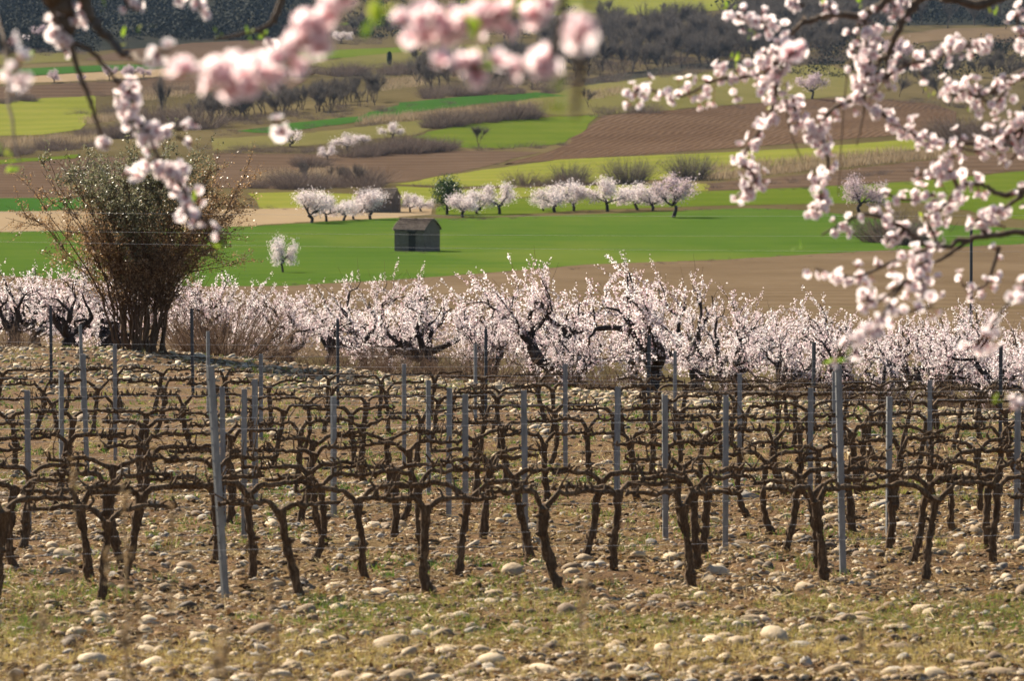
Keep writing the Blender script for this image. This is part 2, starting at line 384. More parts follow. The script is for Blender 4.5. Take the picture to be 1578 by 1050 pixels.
def build_soil():
    ys = np.concatenate([np.arange(12, 24, .3), np.arange(24, 60, .11), np.arange(60, 99, .22)])
    us = np.linspace(-1, 1, 191)
    hw = 9 + ys * .165
    X = hw[:, None] * us[None]; Y = np.repeat(ys[:, None], 191, 1)
    Z = soil_z(X, Y); Z[0] -= .3; Z[-1] -= .3
    n, k = X.shape
    i, j = np.meshgrid(np.arange(n - 1), np.arange(k - 1), indexing='ij')
    q = np.stack([i * k + j, i * k + j + 1, (i + 1) * k + j + 1, (i + 1) * k + j], -1).reshape(-1, 4)
    mb = MB(); mb.add(np.stack([X, Y, Z], -1), q)
    tag(mb.build('vineyard_ground', M['soil']), 'brown stony vineyard soil under the grapevines', 'ground', kind='structure')
build_soil()
def sg(px, py):
    g = ground(px, py); g[2] = float(soil_z(g[0], g[1])); return g

def ordinal(n):
    W = ['', 'first', 'second', 'third', 'fourth', 'fifth', 'sixth', 'seventh', 'eighth', 'ninth', 'tenth', 'eleventh', 'twelfth', 'thirteenth', 'fourteenth', 'fifteenth', 'sixteenth', 'seventeenth', 'eighteenth', 'nineteenth', 'twentieth',
         'twenty-first', 'twenty-second', 'twenty-third', 'twenty-fourth', 'twenty-fifth', 'twenty-sixth', 'twenty-seventh', 'twenty-eighth', 'twenty-ninth', 'thirtieth']
    return W[n] if n < len(W) else f'{n}th'
# stones
def icos(sub):
    bm = bmesh.new(); bmesh.ops.create_icosphere(bm, subdivisions=sub, radius=1)
    v = np.array([x.co for x in bm.verts]); f = np.array([[y.index for y in x.verts] for x in bm.faces]); bm.free(); return v, f
IC1, IC2, IC3 = icos(1), icos(2), icos(3)
def stone_shape(ic, rg):
    v = ic[0].copy()
    for k in range(3):
        d = rand_dirs(1, rg)[0]; v += np.outer(np.tanh(v @ d * 2) * .10, d) * rg.uniform(-1, 1)
    for k in range(7):                                     # shave flats off it
        d = rand_dirs(1, rg)[0]; h = rg.uniform(.55, .9); s = v @ d; v -= np.outer(np.maximum(s - h, 0) * .75, d)
    v *= np.array([rg.uniform(.85, 1.25), rg.uniform(.75, 1.0), rg.uniform(.48, .75)])
    return v
STONE = [(0, (.05, .04, .03)), (.2, (.15, .098, .055)), (.45, (.26, .185, .105)), (.72, (.48, .37, .23)), (.86, (.36, .31, .24)), (1, (.17, .15, .125))]
M['stone'] = tint_mat('river_stone', STONE, .8, .3, bump_scale=30, bstr=.35, bdist=.02, nz=(18, .35))
M['stone1'] = tint_mat('single_river_stone', STONE, .8, .3, bump_scale=30, bstr=.35, bdist=.02, obj_rand=True, nz=(18, .35))
M['clod'] = tint_mat('soil_clod', [(0, (.03, .017, .009)), (.5, (.10, .058, .028)), (1, (.21, .13, .065))], .95, .1, bump_scale=40, bstr=.6, bdist=.02)
def scatter_xy(n, y0, y1, rg, near=1.0):
    """random points over the seen vineyard ground; near > 1 packs them towards the camera"""
    t = rg.random(n) ** near; y = y0 + (y1 - y0) * t
    x = rg.uniform(-1, 1, n) * (1.2 + y * .128); return x, y
def many(mb, x, y, size, shapes, faces, rg, sink=.58, tint=None):
    n = len(x); z = soil_z(x, y); k = rg.integers(0, len(shapes), n); a = rg.uniform(0, 6.28, n)
    S = np.stack(shapes)[k]; c, s = np.cos(a), np.sin(a)
    V = np.empty_like(S)
    V[..., 0] = S[..., 0] * c[:, None] - S[..., 1] * s[:, None]; V[..., 1] = S[..., 0] * s[:, None] + S[..., 1] * c[:, None]; V[..., 2] = S[..., 2]
    tl = rg.normal(0, .22, (n, 2)); V[..., 2] += V[..., 0] * tl[:, :1] + V[..., 1] * tl[:, 1:]
    V *= size[:, None, None]
    V += np.stack([x, y, z + size * (.5 - sink) * .6], -1)[:, None, :]
    nv = S.shape[1]; Fc = faces[None] + (np.arange(n) * nv)[:, None, None]
    t = rg.random(n) if tint is None else tint
    mb.add(V.reshape(-1, 3), Fc.reshape(-1, faces.shape[1]), np.repeat(t, nv))
rs = np.random.default_rng(21)
sh2 = [stone_shape(IC2, rs) for _ in range(14)]; sh1 = [stone_shape(IC1, rs) for _ in range(14)]
# the 300 stones that show largest, one by one
def stones():
    x, y = scatter_xy(900, 24.8, 38, rs, 1.6); keep = []
    sz = np.clip(rs.lognormal(np.log(.050), .40, 900), .03, .125)
    spots = [(596, 1022, .15), (690, 1030, .12), (660, 995, .10), (1330, 974, .12), (900, 920, .11), (1150, 990, .11), (565, 868, .10), (80, 905, .10), (1080, 910, .10), (1040, 985, .08), (1280, 985, .08),
             (1190, 1030, .09), (1375, 1000, .10), (1460, 955, .10), (520, 960, .10), (660, 935, .09), (160, 905, .09), (440, 958, .09), (1275, 812, .16), (1070, 860, .06), (1400, 905, .09), (1520, 1000, .10), (760, 940, .10), (370, 944, .08)]
    order = np.argsort(-sz / y)[:300 - len(spots)]
    meshes = [(lambda b: b.mesh('field_stone', M['stone1']))(MB().add(stone_shape(IC2, rs), IC2[1], .5)) for _ in range(16)]
    W = ['speckled', 'rounded', 'flat', 'pale', 'weathered']
    items = [(*sg(px, py)[:2], s * .8, True) for px, py, s in spots] + [(x[i], y[i], sz[i], False) for i in order]
    bigx = sorted([n for n in range(len(spots)) if n not in (0, 18)], key=lambda n: spots[n][0])
    for n, (a, b, s, big) in enumerate(items):
        o = link('field_stone', meshes[n % 16])
        o.location = (a, b, float(soil_z(a, b)) - s * .04); o.rotation_euler = (rs.normal(0, .2), rs.normal(0, .2), rs.uniform(0, 6.28)); o.scale = (s,) * 3
        if big: lab = {0: 'largest pale boulder lying at the front edge of the stony ground', 18: 'dark grey stone leaning up between the vines beside the tall grey post'}.get(n, f'large rounded river stone, {ordinal(1 + (bigx.index(n) if n in bigx else 0))} from the left among the biggest stones')
        else: lab = 'rounded tan river stone among many others on the vineyard soil'
        tag(o, lab, 'stone', 'large stones on the vineyard soil' if big and n not in (0, 18) else ('stones scattered on the vineyard soil' if not big else None))
    mb = MB(); rest = np.setdiff1d(np.arange(900), order); many(mb, x[rest], y[rest], sz[rest], sh2, IC2[1], rs)
    x, y = scatter_xy(5200, 24.5, 42, rs, 1.7); s = np.clip(rs.lognormal(np.log(.030), .45, len(x)), .015, .09); q = s > .034; many(mb, x[q], y[q], s[q], sh2, IC2[1], rs); many(mb, x[~q], y[~q], s[~q], sh1, IC1[1], rs)
    x, y = scatter_xy(11500, 38, 97, rs, .9); dens = vnoise(x * .35, y * .16, 31)
    s = np.clip(rs.lognormal(np.log(.040), .45, len(x)), .02, .15); k = dens > .42; k |= y > 78
    many(mb, x[k], y[k], s[k], sh1, IC1[1], rs)
    x, y = scatter_xy(5200, 74, 97, rs, .8); s = np.clip(rs.lognormal(np.log(.058), .4, len(x)), .03, .2); many(mb, x, y, s, sh1, IC1[1], rs, tint=rs.uniform(.3, .85, len(x)))
    x, y = scatter_xy(11500, 24.5, 52, rs, 1.4); s = rs.uniform(.012, .036, len(x)); many(mb, x, y, s, sh1, IC1[1], rs, tint=rs.uniform(.25, .9, len(x)))
    tag(mb.build('stones', M['stone']), 'countless smaller river stones strewn over the vineyard soil', 'stones', kind='stuff')
    mb = MB(); x, y = scatter_xy(7500, 24.5, 48, rs, 1.3); s = rs.uniform(.014, .05, len(x)); many(mb, x, y, s, sh1, IC1[1], rs)
    x, y = scatter_xy(3000, 46, 90, rs, 1.0); s = rs.uniform(.025, .07, len(x)); many(mb, x, y, s, sh1, IC1[1], rs)
    tag(mb.build('soil_clods', M['clod']), 'crumbly brown clods of soil between the stones', 'soil', kind='stuff')
stones()

# dry litter and low grass
M['straw'] = tint_mat('dry_litter', [(0, (.10, .05, .02)), (.35, (.24, .14, .055)), (.65, (.44, .31, .13)), (1, (.64, .52, .29))], .8, .2, trans=.2)
M['grass'] = tint_mat('low_grass', [(0, (.035, .078, .010)), (.5, (.08, .13, .018)), (.8, (.18, .18, .04)), (1, (.32, .25, .09))], .6, .3, trans=.4, tboost=1.3)
def litter():
    rg = np.random.default_rng(31); mb = MB()
    x, y = scatter_xy(60000, 24.5, 62, rg, 1.25); z = soil_z(x, y)
    n = len(x); B = np.stack([x, y, z + rg.uniform(.005, .04, n)], -1); d = rand_dirs(n, rg); d[:, 2] = rg.uniform(-.05, .3, n)
    blades(mb, B, rg.uniform(.04, .17, n), rg.uniform(.003, .009, n), d, rg.random(n), rg)
    x, y = scatter_xy(16000, 24.5, 50, rg, 1.3); z = soil_z(x, y); C = np.stack([x, y, z + rg.uniform(.0, .035, len(x))], -1)
    leaf_quads(mb, C, rg.uniform(.02, .055, len(x)), .65, rg, tint=rg.random(len(x)) * .75)
    x, y = scatter_xy(9000, 50, 92, rg, 1.0); z = soil_z(x, y); n = len(x); B = np.stack([x, y, z], -1); d = rand_dirs(n, rg); d[:, 2] = rg.uniform(0, .8, n)
    blades(mb, B, rg.uniform(.08, .22, n), rg.uniform(.01, .02, n), d, rg.uniform(.3, 1, n), rg)
    tag(mb.build('dry_litter', M['straw']), 'dry straw and fallen leaves littering the soil', 'litter', kind='stuff')
    mb = MB()
    def tufts(n, y0, y1, k, th, h, w, near):
        x, y = scatter_xy(n, y0, y1, rg, near); m = vnoise(x * .9 + 40, y * .5, 55) * .6 + vnoise(x * 3, y * 2, 56) * .4
        x, y = x[m > th], y[m > th]
        if len(x) == 0: return
        z = soil_z(x, y); B = np.repeat(np.stack([x, y, z], -1), k, 0); B[:, :2] += rg.normal(0, .03, (len(B), 2))
        d = rg.normal(0, .55, (len(B), 3)); d[:, 2] = 1
        t = np.repeat(np.clip(vnoise(x * .5, y * .3, 58) * .9 + rg.normal(0, .12, len(x)) + .55 * (1 - sstep(26.6, 28.2, y)), 0, 1), k)
        blades(mb, B, rg.uniform(h * .4, h, len(B)), w, d, t, rg)
    tufts(5200, 25.5, 31.5, 9, .46, .085, .006, 1.0)
    tufts(2200, 24.5, 27.4, 8, .3, .06, .006, 1.0)
    tufts(3000, 31, 50, 9, .58, .11, .009, 1.2)
    tufts(5200, 44, 88, 8, .44, .10, .016, 1.0)
    tag(mb.build('grass', M['grass']), 'low green and yellowing grass growing in patches between the stones', 'grass', kind='stuff')
litter()

# ------------------------------------------------------------------ grapevines
def bark_mat(name, a, b, c, scale=(18, 18, 4), bstr=.8, bdist=.03):
    m, nt = newmat(name); oc = N(nt, 'ShaderNodeTexCoord').outputs['Object']
    f = noise(nt, mapped(nt, oc, scale), 1.6, 6, .7, .6); g = noise(nt, oc, 3, 3)
    col = ramp(nt, [(.3, a), (.5, b), (.72, c)], math_(nt, 'ADD', math_(nt, 'MULTIPLY', f, .75), math_(nt, 'MULTIPLY', g, .25)))
    finish(nt, col, .9, f, bstr, bdist, .2); return m
M['vine'] = bark_mat('vine_bark', (.025, .014, .008), (.11, .068, .037), (.34, .235, .14), (40, 40, 9))
M['bark'] = bark_mat('almond_bark', (.015, .012, .011), (.04, .032, .028), (.10, .085, .075), (8, 8, 4))
M['twig'] = bark_mat('twig_bark', (.05, .033, .024), (.11, .078, .055), (.20, .15, .11), (30, 30, 8), .4, .01)
def vine_meshes(seed):
    rg = np.random.default_rng(seed); mb = MB()
    hh = rg.uniform(.60, .69); lean = rg.normal(0, .075); cur = rg.normal(0, .035)
    nt_ = 22; t = np.linspace(0, 1, nt_)
    ax = lean * (1 - t) ** 1.3 * -1 + cur * np.sin(t * 3.1) + rg.normal(0, .004, nt_) + .006 * np.sin(t * rg.uniform(7, 12) + rg.uniform(0, 6)); ay = rg.uniform(-.06, .06) * np.sin(t * 2.6) + rg.normal(0, .004, nt_)
    ax -= ax[-1]; ay -= ay[-1]
    z = -.06 + (hh + .06) * t
    r = (.030 + .010 * (1 - t) ** 2 + .013 * np.exp(-((t - 1) / .12) ** 2) + .016 * np.exp(-((t - .04) / .09) ** 2)) * (1 + rg.normal(0, .10, nt_)) * rg.uniform(.82, 1.18)
    tube(mb, np.stack([ax, ay, z], -1), r, 10, cap=True, rough=.2, rg=rg)
    for _ in range(9):                                     # peeling strips of bark
        k = rg.integers(2, nt_ - 4); a = rg.uniform(0, 6.28); d = np.array([math.cos(a), math.sin(a), 0]); q = np.stack([ax[k:k + 4], ay[k:k + 4], z[k:k + 4]], -1) + d * (r[k:k + 4, None] + np.array([.0, .003, .005, .010])[:, None])
        tube(mb, q, [.005, .006, .005, .002], 3, rg=rg)
    # knobs and old cut scars
    for _ in range(rg.integers(2, 5)):
        k = rg.integers(3, nt_ - 1); d = rand_dirs(1, rg)[0]; d[2] = abs(d[2]) * .5
        p = np.array([ax[k], ay[k], z[k]]); tube(mb, [p, p + d * .05, p + d * .075], [r[k] * .7, r[k] * .55, r[k] * .2], 6, cap=True, rough=.2, rg=rg)
    trunk = mb.mesh('trunk', M['vine'])
    arms = []
    for sgn in (-1, 1):
        mb = MB(); L = rg.uniform(.42, .60); up = .715 - hh + rg.normal(0, .012); n = 14; u = np.linspace(0, 1, n)
        x = sgn * L * u; zz = hh - .04 + (up + .04) * np.clip(u * rg.uniform(2.8, 7), 0, 1) ** .8 + rg.normal(0, .005, n) + .007 * np.sin(u * 9 + rg.uniform(0, 6)); yy = rg.normal(0, .006, n) + rg.uniform(-.03, .03) * u
        rr = (.022 - .008 * u) * (1 + rg.normal(0, .10, n))
        P = np.stack([x, yy, zz], -1); tube(mb, P, rr, 7, cap=True, rough=.22, rg=rg)
        for k in range(3, n):
            for _ in range(int(rg.random() < .48) + int(rg.random() < .1)):
                d = np.array([rg.normal(0, .7), rg.normal(0, .5), rg.uniform(.5, 1.2)]); d /= np.linalg.norm(d); l = rg.uniform(.022, .055)
                b = P[k] + rg.normal(0, .006, 3); e = b + d * l; e2 = e + (d + rg.normal(0, .6, 3)) * l * .45
                tube(mb, [b - d * .01, b + d * l * .5, e, e2], [.014, .013, .010, .007], 5, cap=True, rough=.15, rg=rg)
                if rg.random() < .35: tube(mb, [e, e + (d + rg.normal(0, .9, 3)) * .05], [.008, .006], 5, cap=True, rg=rg)
        for _ in range(rg.integers(0, 3)):
            k = rg.integers(5, n); d = np.array([rg.normal(0, .6), rg.normal(0, .5), rg.uniform(.1, 1)]); b = P[k]
            tube(mb, catmull([b, b + d * .14, b + d * .25 + rg.normal(0, .05, 3)], 4), np.linspace(.006, .003, 9), 4, rg=rg)
        arms.append(mb.mesh('cordon', M['vine']))
    return trunk, arms
VINES = [vine_meshes(100 + k) for k in range(14)]
M['steel'] = None
def steel():
    m, nt = newmat('galvanised_steel'); oc = pos(nt)
    f = noise(nt, mapped(nt, oc, (30, 30, 6)), 1, 5, .7)
    col = ramp(nt, [(.3, (.13, .13, .125)), (.55, (.22, .22, .215)), (.8, (.33, .325, .31))], f)
    o = N(nt, 'ShaderNodeOutputMaterial'); p = N(nt, 'ShaderNodeBsdfPrincipled'); nt.links.new(col, p.inputs['Base Color'])
    p.inputs['Roughness'].default_value = .55; p.inputs['Metallic'].default_value = .35; nt.links.new(p.outputs[0], o.inputs[0]); return m
M['steel'] = steel()
M['dark_or_shaded_steel'] = tint_mat('dark_or_shaded_steel', [(0, (.03, .033, .036)), (1, (.06, .064, .07))], .5, .4, nz=(20, .6))  # the pole's own dark steel; on rear posts it paints in their shaded side
A0 = sg(128, 948); A1 = sg(1360, 920)
rowdir = unit((A1 - A0)[:2]); rownor = np.array([-rowdir[1], rowdir[0]])
ROWOFF = [0, 1.75, 3.5, 5.9, 8.7, 11.9, 15.5, 19.5, 24.0, 29.0, 34.4]
ROW_YAW = math.atan2(rowdir[1], rowdir[0])
rv = np.random.default_rng(5)
SPACING = .84
for r, off in enumerate(ROWOFF):
    base = A0[:2] + rownor * off
    if r == 0: xs = [(-20, 938), (128, 931), (410, 934), (635, 930), (815, 926), (1005, 916), (1190, 908), (1360, 902), (1542, 896)]
    elif r == 1: xs = [(70, 897), (185, 905), (365, 908), (535, 905), (718, 905), (905, 890), (1048, 894), (1202, 886), (1370, 880), (1510, 884)]
    else: xs = None
    spots = []
    if xs:
        for px, py in xs:
            g = sg(px, py); t = np.dot(g[:2] - base, rowdir); q = base + rowdir * t; spots.append(q)
    else:
        ph = rv.uniform(0, SPACING); t = -12.0
        while t < 32:
            q = base + rowdir * (t + ph + rv.normal(0, .06))
            if abs(q[0]) < q[1] * .1245 + .35 and q[1] < 88 and rv.random() > .04: spots.append(q)
            t += SPACING
    for i, q in enumerate(spots):
        tr, ar = VINES[rv.integers(0, len(VINES))]
        s = rv.uniform(.95, 1.06)
        o = empty('grapevine', (q[0], q[1], float(H(q[0], q[1])) + .06), ROW_YAW + (math.pi if rv.random() < .5 else 0) + rv.normal(0, .06), (1.0, 1.0, s * 1.05))
        link('trunk', tr, o); link('cordon', ar[0], o); link('cordon', ar[1], o)
        rowname = 'front row' if r == 0 else ('last row by the orchard' if r == len(ROWOFF) - 1 else ordinal(r + 1) + ' row')
        tag(o, f'bare pruned grapevine, {ordinal(i + 1)} from the left end of the {rowname}', 'grapevine', 'grapevines in the vineyard rows')

# trellis posts: (column, top, bottom) as read off the photo
def post_mesh(h, dark):
    mb = MB(); w, d, t = .048, .036, .008           # open channel section
    prof = np.array([(-w / 2, 0), (-w / 2, d), (-w / 2 + t, d), (-w / 2 + t, t), (w / 2 - t, t), (w / 2 - t, d), (w / 2, d), (w / 2, 0)]); n = len(prof)
    zs = np.array([-.15, h]); V = np.array([[x, y, z] for z in zs for x, y in prof])
    mb.add(V, [[k, (k + 1) % n, n + (k + 1) % n, n + k] for k in range(n)])
    mb.add(V[n:], [[0, 1, 2, 3], [0, 3, 4, 7], [4, 5, 6, 7]])
    me = mb.mesh('post', M['dark_or_shaded_steel'] if dark else M['steel'], False)  # posts seen from the shaded side get that shade as a darker colour
    hk = MB()
    for z in np.arange(.35, h - .04, .12):
        for sx in (-1, 1): hk.add(np.array([[sx * w / 2, -.001, z], [sx * (w / 2 + .009), -.001, z + .004], [sx * (w / 2 + .009), .01, z + .018], [sx * w / 2, .01, z + .014]]), [[0, 1, 2, 3]])
    return me, hk.mesh('wire_hook', M['dark_or_shaded_steel'] if dark else M['steel'], False)
POSTS = [(350, 560, 940, -28, 0, 'tall pale steel post leaning beside the foremost grapevines'), (1300, 560, 902, -12, 0, 'tall pale steel post standing in the front row near the dark stone'),
         (376, 598, 850, 2, 0, None), (392, 583, 790, 0, 0, None), (345, 595, 830, -2, 0, None), (44, 600, 838, 0, 0, None), (96, 570, 770, 0, 0, None), (134, 545, 745, -6, 0, None), (178, 530, 722, 0, 0, None),
         (516, 610, 815, 0, 0, None), (623, 560, 735, 0, 0, None), (661, 585, 775, 0, 0, None), (691, 597, 815, 0, 0, None), (717, 606, 840, 0, 0, None), (810, 600, 868, -4, 0, None), (871, 560, 742, 0, 0, None),
         (949, 595, 795, 0, 0, None), (1026, 607, 850, -3, 0, None), (1118, 608, 862, 0, 0, None), (1040, 540, 700, 0, 0, None), (1139, 576, 745, 0, 0, None), (1248, 597, 800, 0, 0, None), (1370, 610, 838, 0, 0, None),
         (1432, 585, 770, 0, 0, None), (1566, 605, 850, 0, 0, None), (733, 530, 660, 0, 0, None), (322, 510, 650, 0, 0, None), (402, 545, 690, 0, 0, None), (1285, 572, 745, 0, 0, None),
         (79, 470, 608, 0, 1, None), (297, 475, 616, -2, 1, None), (521, 492, 638, 0, 1, None), (749, 506, 650, 0, 1, None), (999, 516, 660, 0, 1, None), (1254, 527, 680, 0, 1, None), (1541, 532, 690, 0, 1, None), (128, 500, 640, -4, 0, None)]
POSTPOS = []
pl = sorted([p for p in POSTS if p[5] is None and not p[4]], key=lambda p: p[0]); dl = sorted([p for p in POSTS if p[4]], key=lambda p: p[0])
for p in POSTS:
    px, yt, yb, lean, dark, lab = p
    g = ground(px, yb); s = F / g[1]; h = (yb - yt) / s
    o = empty('trellis_post', (g[0], g[1], g[2] + .02), rv.normal(0, .5) + R(200)); o.rotation_euler = (rv.normal(0, .012), lean / max(yb - yt, 1) * .8, rv.normal(0, .4))
    a, b = post_mesh(h - .02, dark); link('post', a, o); link('wire_hook', b, o)['kind'] = 'stuff'
    POSTPOS.append((g, h))
    if lab is None:
        if dark: lab = f'thin steel post, its shaded side put into a dark colour, beside the blossoming orchard, {ordinal(dl.index(p) + 1)} such post from the left'
        else: lab = f'grey steel trellis post among the vines, {ordinal(pl.index(p) + 1)} grey post from the left'
    tag(o, lab, 'post', 'trellis posts in the vineyard')
# trellis wires along the rows
M['wire'] = tint_mat('wire', [(0, (.45, .45, .45)), (1, (.6, .6, .6))], .35, .6)
for r, off in enumerate(ROWOFF):
    base = A0[:2] + rownor * off
    for hz, nm in ((.70, 'low'), (.38, 'drip') if r < 2 else (1.15, 'high')):
        mb = MB(); T = np.arange(-8, 20.1 if r < 8 else 24, .5); q = base[None] + T[:, None] * rowdir[None]; k = np.abs(q[:, 0]) < q[:, 1] * .135 + 1; q = q[k]
        z = H(q[:, 0], q[:, 1]) + .06 + hz + .012 * np.sin(T[k] * 1.1 + r)
        tube(mb, np.column_stack([q, z]), .0009 + .00003 * r, 4)
        rowname = 'front row' if r == 0 else ordinal(r + 1) + ' row'
        tag(mb.build('trellis_wire', M['wire']), f'thin {"lower" if nm == "drip" or nm == "low" and r >= 2 else "upper"} trellis wire along the {rowname} of grapevines', 'wire', 'trellis wires')

# ------------------------------------------------------------------ trees: growing helpers
def grow(rg, start, d, L, r, levels, sides, out, tips, segs=5, wig=.25, split=(2, 4), ang=.7, short=.68, up=.1, minr=.004):
    """recursive limbs; out collects (path, radii, sides, level), tips the (end, direction, level)"""
    P = [np.array(start, float)]; dd = unit(np.array(d, float)); st = L / segs
    for k in range(segs):
        dd = unit(dd + rg.normal(0, wig, 3) + np.array([0, 0, up])); P.append(P[-1] + dd * st)
    P = np.array(P); rad = np.linspace(r, max(r * .62, minr), segs + 1)
    out.append((P, rad, sides, levels)); tips.append((P, dd, levels))
    if levels <= 0: return
    for c in range(rg.integers(split[0], split[1] + 1)):
        k = segs if c == 0 else rg.integers(max(1, segs // 2), segs + 1)
        a = rand_dirs(1, rg)[0]; nd = unit(dd + a * ang * rg.uniform(.7, 1.3))
        grow(rg, P[k], nd, L * short * rg.uniform(.8, 1.2), max(rad[k] * .68, minr), levels - 1, max(3, sides - 1), out, tips, max(3, segs - 1), wig, split, ang, short, up, minr)
M['petal'] = tint_mat('almond_petal', [(0, (.66, .48, .51)), (.35, (.84, .71, .72)), (.75, (.92, .86, .85)), (1, (.95, .92, .90))], .6, .2, trans=.6)
M['petal_far'] = tint_mat('distant_blossom', [(0, (.48, .38, .39)), (.5, (.70, .62, .61)), (1, (.84, .79, .76))], .7, .2, trans=.4)
M['petal_mauve'] = tint_mat('mauve_blossom', [(0, (.34, .25, .27)), (.5, (.52, .41, .44)), (1, (.68, .57, .59))], .7, .2, trans=.4)
M['brush'] = tint_mat('dry_twigs', [(0, (.055, .035, .024)), (.5, (.13, .085, .058)), (1, (.24, .17, .12))], .85, .1, trans=.2)
M['bare'] = tint_mat('bare_twigs', [(0, (.045, .038, .034)), (.5, (.10, .085, .074)), (1, (.19, .16, .135))], .9, .1, trans=.25)
M['purple'] = tint_mat('purple_brown_twigs', [(0, (.05, .036, .032)), (.5, (.115, .085, .07)), (1, (.21, .16, .13))], .9, .1, trans=.25)
M['reed'] = tint_mat('dry_reed', [(0, (.16, .11, .06)), (.5, (.34, .25, .15)), (1, (.52, .41, .27))], .85, .1, trans=.25)

# ------------------------------------------------------------------ almond orchard behind the vines
def orchard_tree(seed, h=2.5, shoots=300, wide=1.0, lr=.115):
    rg = np.random.default_rng(seed); out, tips = [], []
    th = rg.uniform(.45, .75); t = np.linspace(0, 1, 9)
    lean = rg.uniform(-.3, .3)
    P = np.stack([lean * t ** 1.5 + rg.normal(0, .03, 9), rg.normal(0, .03, 9), -.1 + (th + .1) * t], -1)
    limbs = MB(); tr = MB()
    tube(tr, P, np.linspace(.21, .15, 9) * (1 + rg.normal(0, .1, 9)), 10, rough=.14, rg=rg, cap=True)
    n0 = rg.integers(3, 6); a0 = rg.uniform(0, 6.28)
    for k in range(n0):
        a = a0 + k * 6.28 / n0 + rg.normal(0, .3); e = rg.uniform(.35, 1.1)
        d = np.array([math.cos(a) * 1.25 * wide, math.sin(a) * .9, e])
        grow(rg, P[-1 - rg.integers(0, 2)], d, h * .44, lr, 2, 7, out, tips, 6, .34, (2, 3), .95, .66, .12, .012)
    for (p, r_, s_, l_) in out: tube(limbs, p, r_ * (1 + rg.normal(0, .10, len(r_))), s_, rough=.14, rg=rg, cap=True)
    # long upright shoots carrying the flowers
    tw = MB(); fl = MB(); allp = np.concatenate([p[1:] for p, _, _, l in out if l <= 1] + [p[2:] for p, _, _, l in out if l == 2])
    C, S, Tn = [], [], []
    for k in range(shoots):
        b = allp[rg.integers(0, len(allp))] + rg.normal(0, .02, 3)
        radial = np.array([b[0], b[1], 0]) * .5
        d = unit(rg.normal(0, .45, 3) + radial + np.array([0, 0, rg.uniform(.1, 1.4)])); L = rg.uniform(.25, .8) * h / 2.5
        if rg.random() < .38: d[2] = -abs(d[2]) * .7; d = unit(d); L *= .8
        p = catmull([b, b + d * L * .5 + rg.normal(0, .03, 3), b + d * L + rg.normal(0, .05, 3)], 3)
        tube(tw, p, np.linspace(.007, .003, len(p)), 3)
        if b[2] + d[2] * L > h * 1.12 and rg.random() < .5: continue
        n = int(L * rg.uniform(26, 56)) if rg.random() > .18 else 3
        u = rg.random(n) ** .8; i = np.clip((u * (len(p) - 1)).astype(int), 0, len(p) - 2); f = u * (len(p) - 1) - i
        c = p[i] * (1 - f)[:, None] + p[i + 1] * f[:, None] + rg.normal(0, .022, (n, 3))
        C.append(c); S.append(rg.uniform(.028, .052, n)); Tn.append(np.clip(rg.normal(.55, .2) + rg.normal(0, .2, n), 0, 1))
    C = np.concatenate(C); S = np.concatenate(S); Tn = np.concatenate(Tn); k = C[:, 2] > .05
    leaf_quads(fl, C[k], S[k], .85, rg, tint=Tn[k])
    leaf_quads(fl, C[k] + rg.normal(0, .010, (k.sum(), 3)), S[k] * .8, .8, rg, tint=np.clip(Tn[k] - .1, 0, 1))
    return [('trunk', tr.mesh('trunk', M['bark'])), ('limbs', limbs.mesh('limbs', M['bark'])), ('twigs', tw.mesh('twigs', M['brush'])), ('blossom', fl.mesh('blossom', M['petal']))]
OT = [orchard_tree(300 + k, 2.3 + .12 * k, 250 + 14 * k, 1.15) for k in range(6)]
BIG = orchard_tree(330, 3.0, 250, 1.15, .16); ROUND = orchard_tree(341, 2.9, 520, .75)
def place(name, parts, loc, rz, sc, label, cat, group):
    o = empty(name, loc, rz, sc)
    for nm, me in parts:
        c = link(nm, me, o)
        if nm in ('blossom', 'twigs', 'crown', 'foliage', 'limbs'): c['kind'] = 'stuff'
    return tag(o, label, cat, group)
ro = np.random.default_rng(17)
OG = 'almond trees of the orchard behind the vines'
near = [(20, 90, 1.05), (95, 92, 1.0), (165, 96, 1.0), (330, 95, .9), (445, 93, .95), (560, 95, .92), (655, 93, .95), (755, 94, .93), (850, 96, 'R'), (880, 92, .8), (1003, 90, 'B'), (1115, 95, .92), (1205, 93, .88), (1290, 94, .92), (1375, 92, .9), (1455, 95, .92), (1540, 93, .95), (1600, 96, .95)]
nn = 0
for px, d, s in near:
    parts = BIG if s == 'B' else ROUND if s == 'R' else OT[nn % 6]
    g = on(px, d); lab = ('tall gnarled almond tree with thick dark limbs, its sprays topping the orchard' if s == 'B' else 'tall rounded white almond tree rising out of the orchard' if s == 'R' else f'gnarled blossoming almond tree in the near orchard row, {ordinal(nn + 1)} from the left')
    place('almond_tree', parts, (g[0], g[1], g[2]), ro.uniform(0, 6.28), 1.0 if isinstance(s, str) else s * ro.uniform(.64, .88), lab, 'almond tree', OG); nn += 1
for k, px in enumerate(np.arange(-30, 1640, 78)):
    g = on(px + ro.uniform(-18, 18), ro.uniform(99, 108))
    place('almond_tree', OT[(k * 5 + 1) % 6], g, ro.uniform(0, 6.28), ro.uniform(.70, .92), f'blossoming almond tree half hidden in the back of the orchard, {ordinal(k + 1)} from the left', 'almond tree', OG)
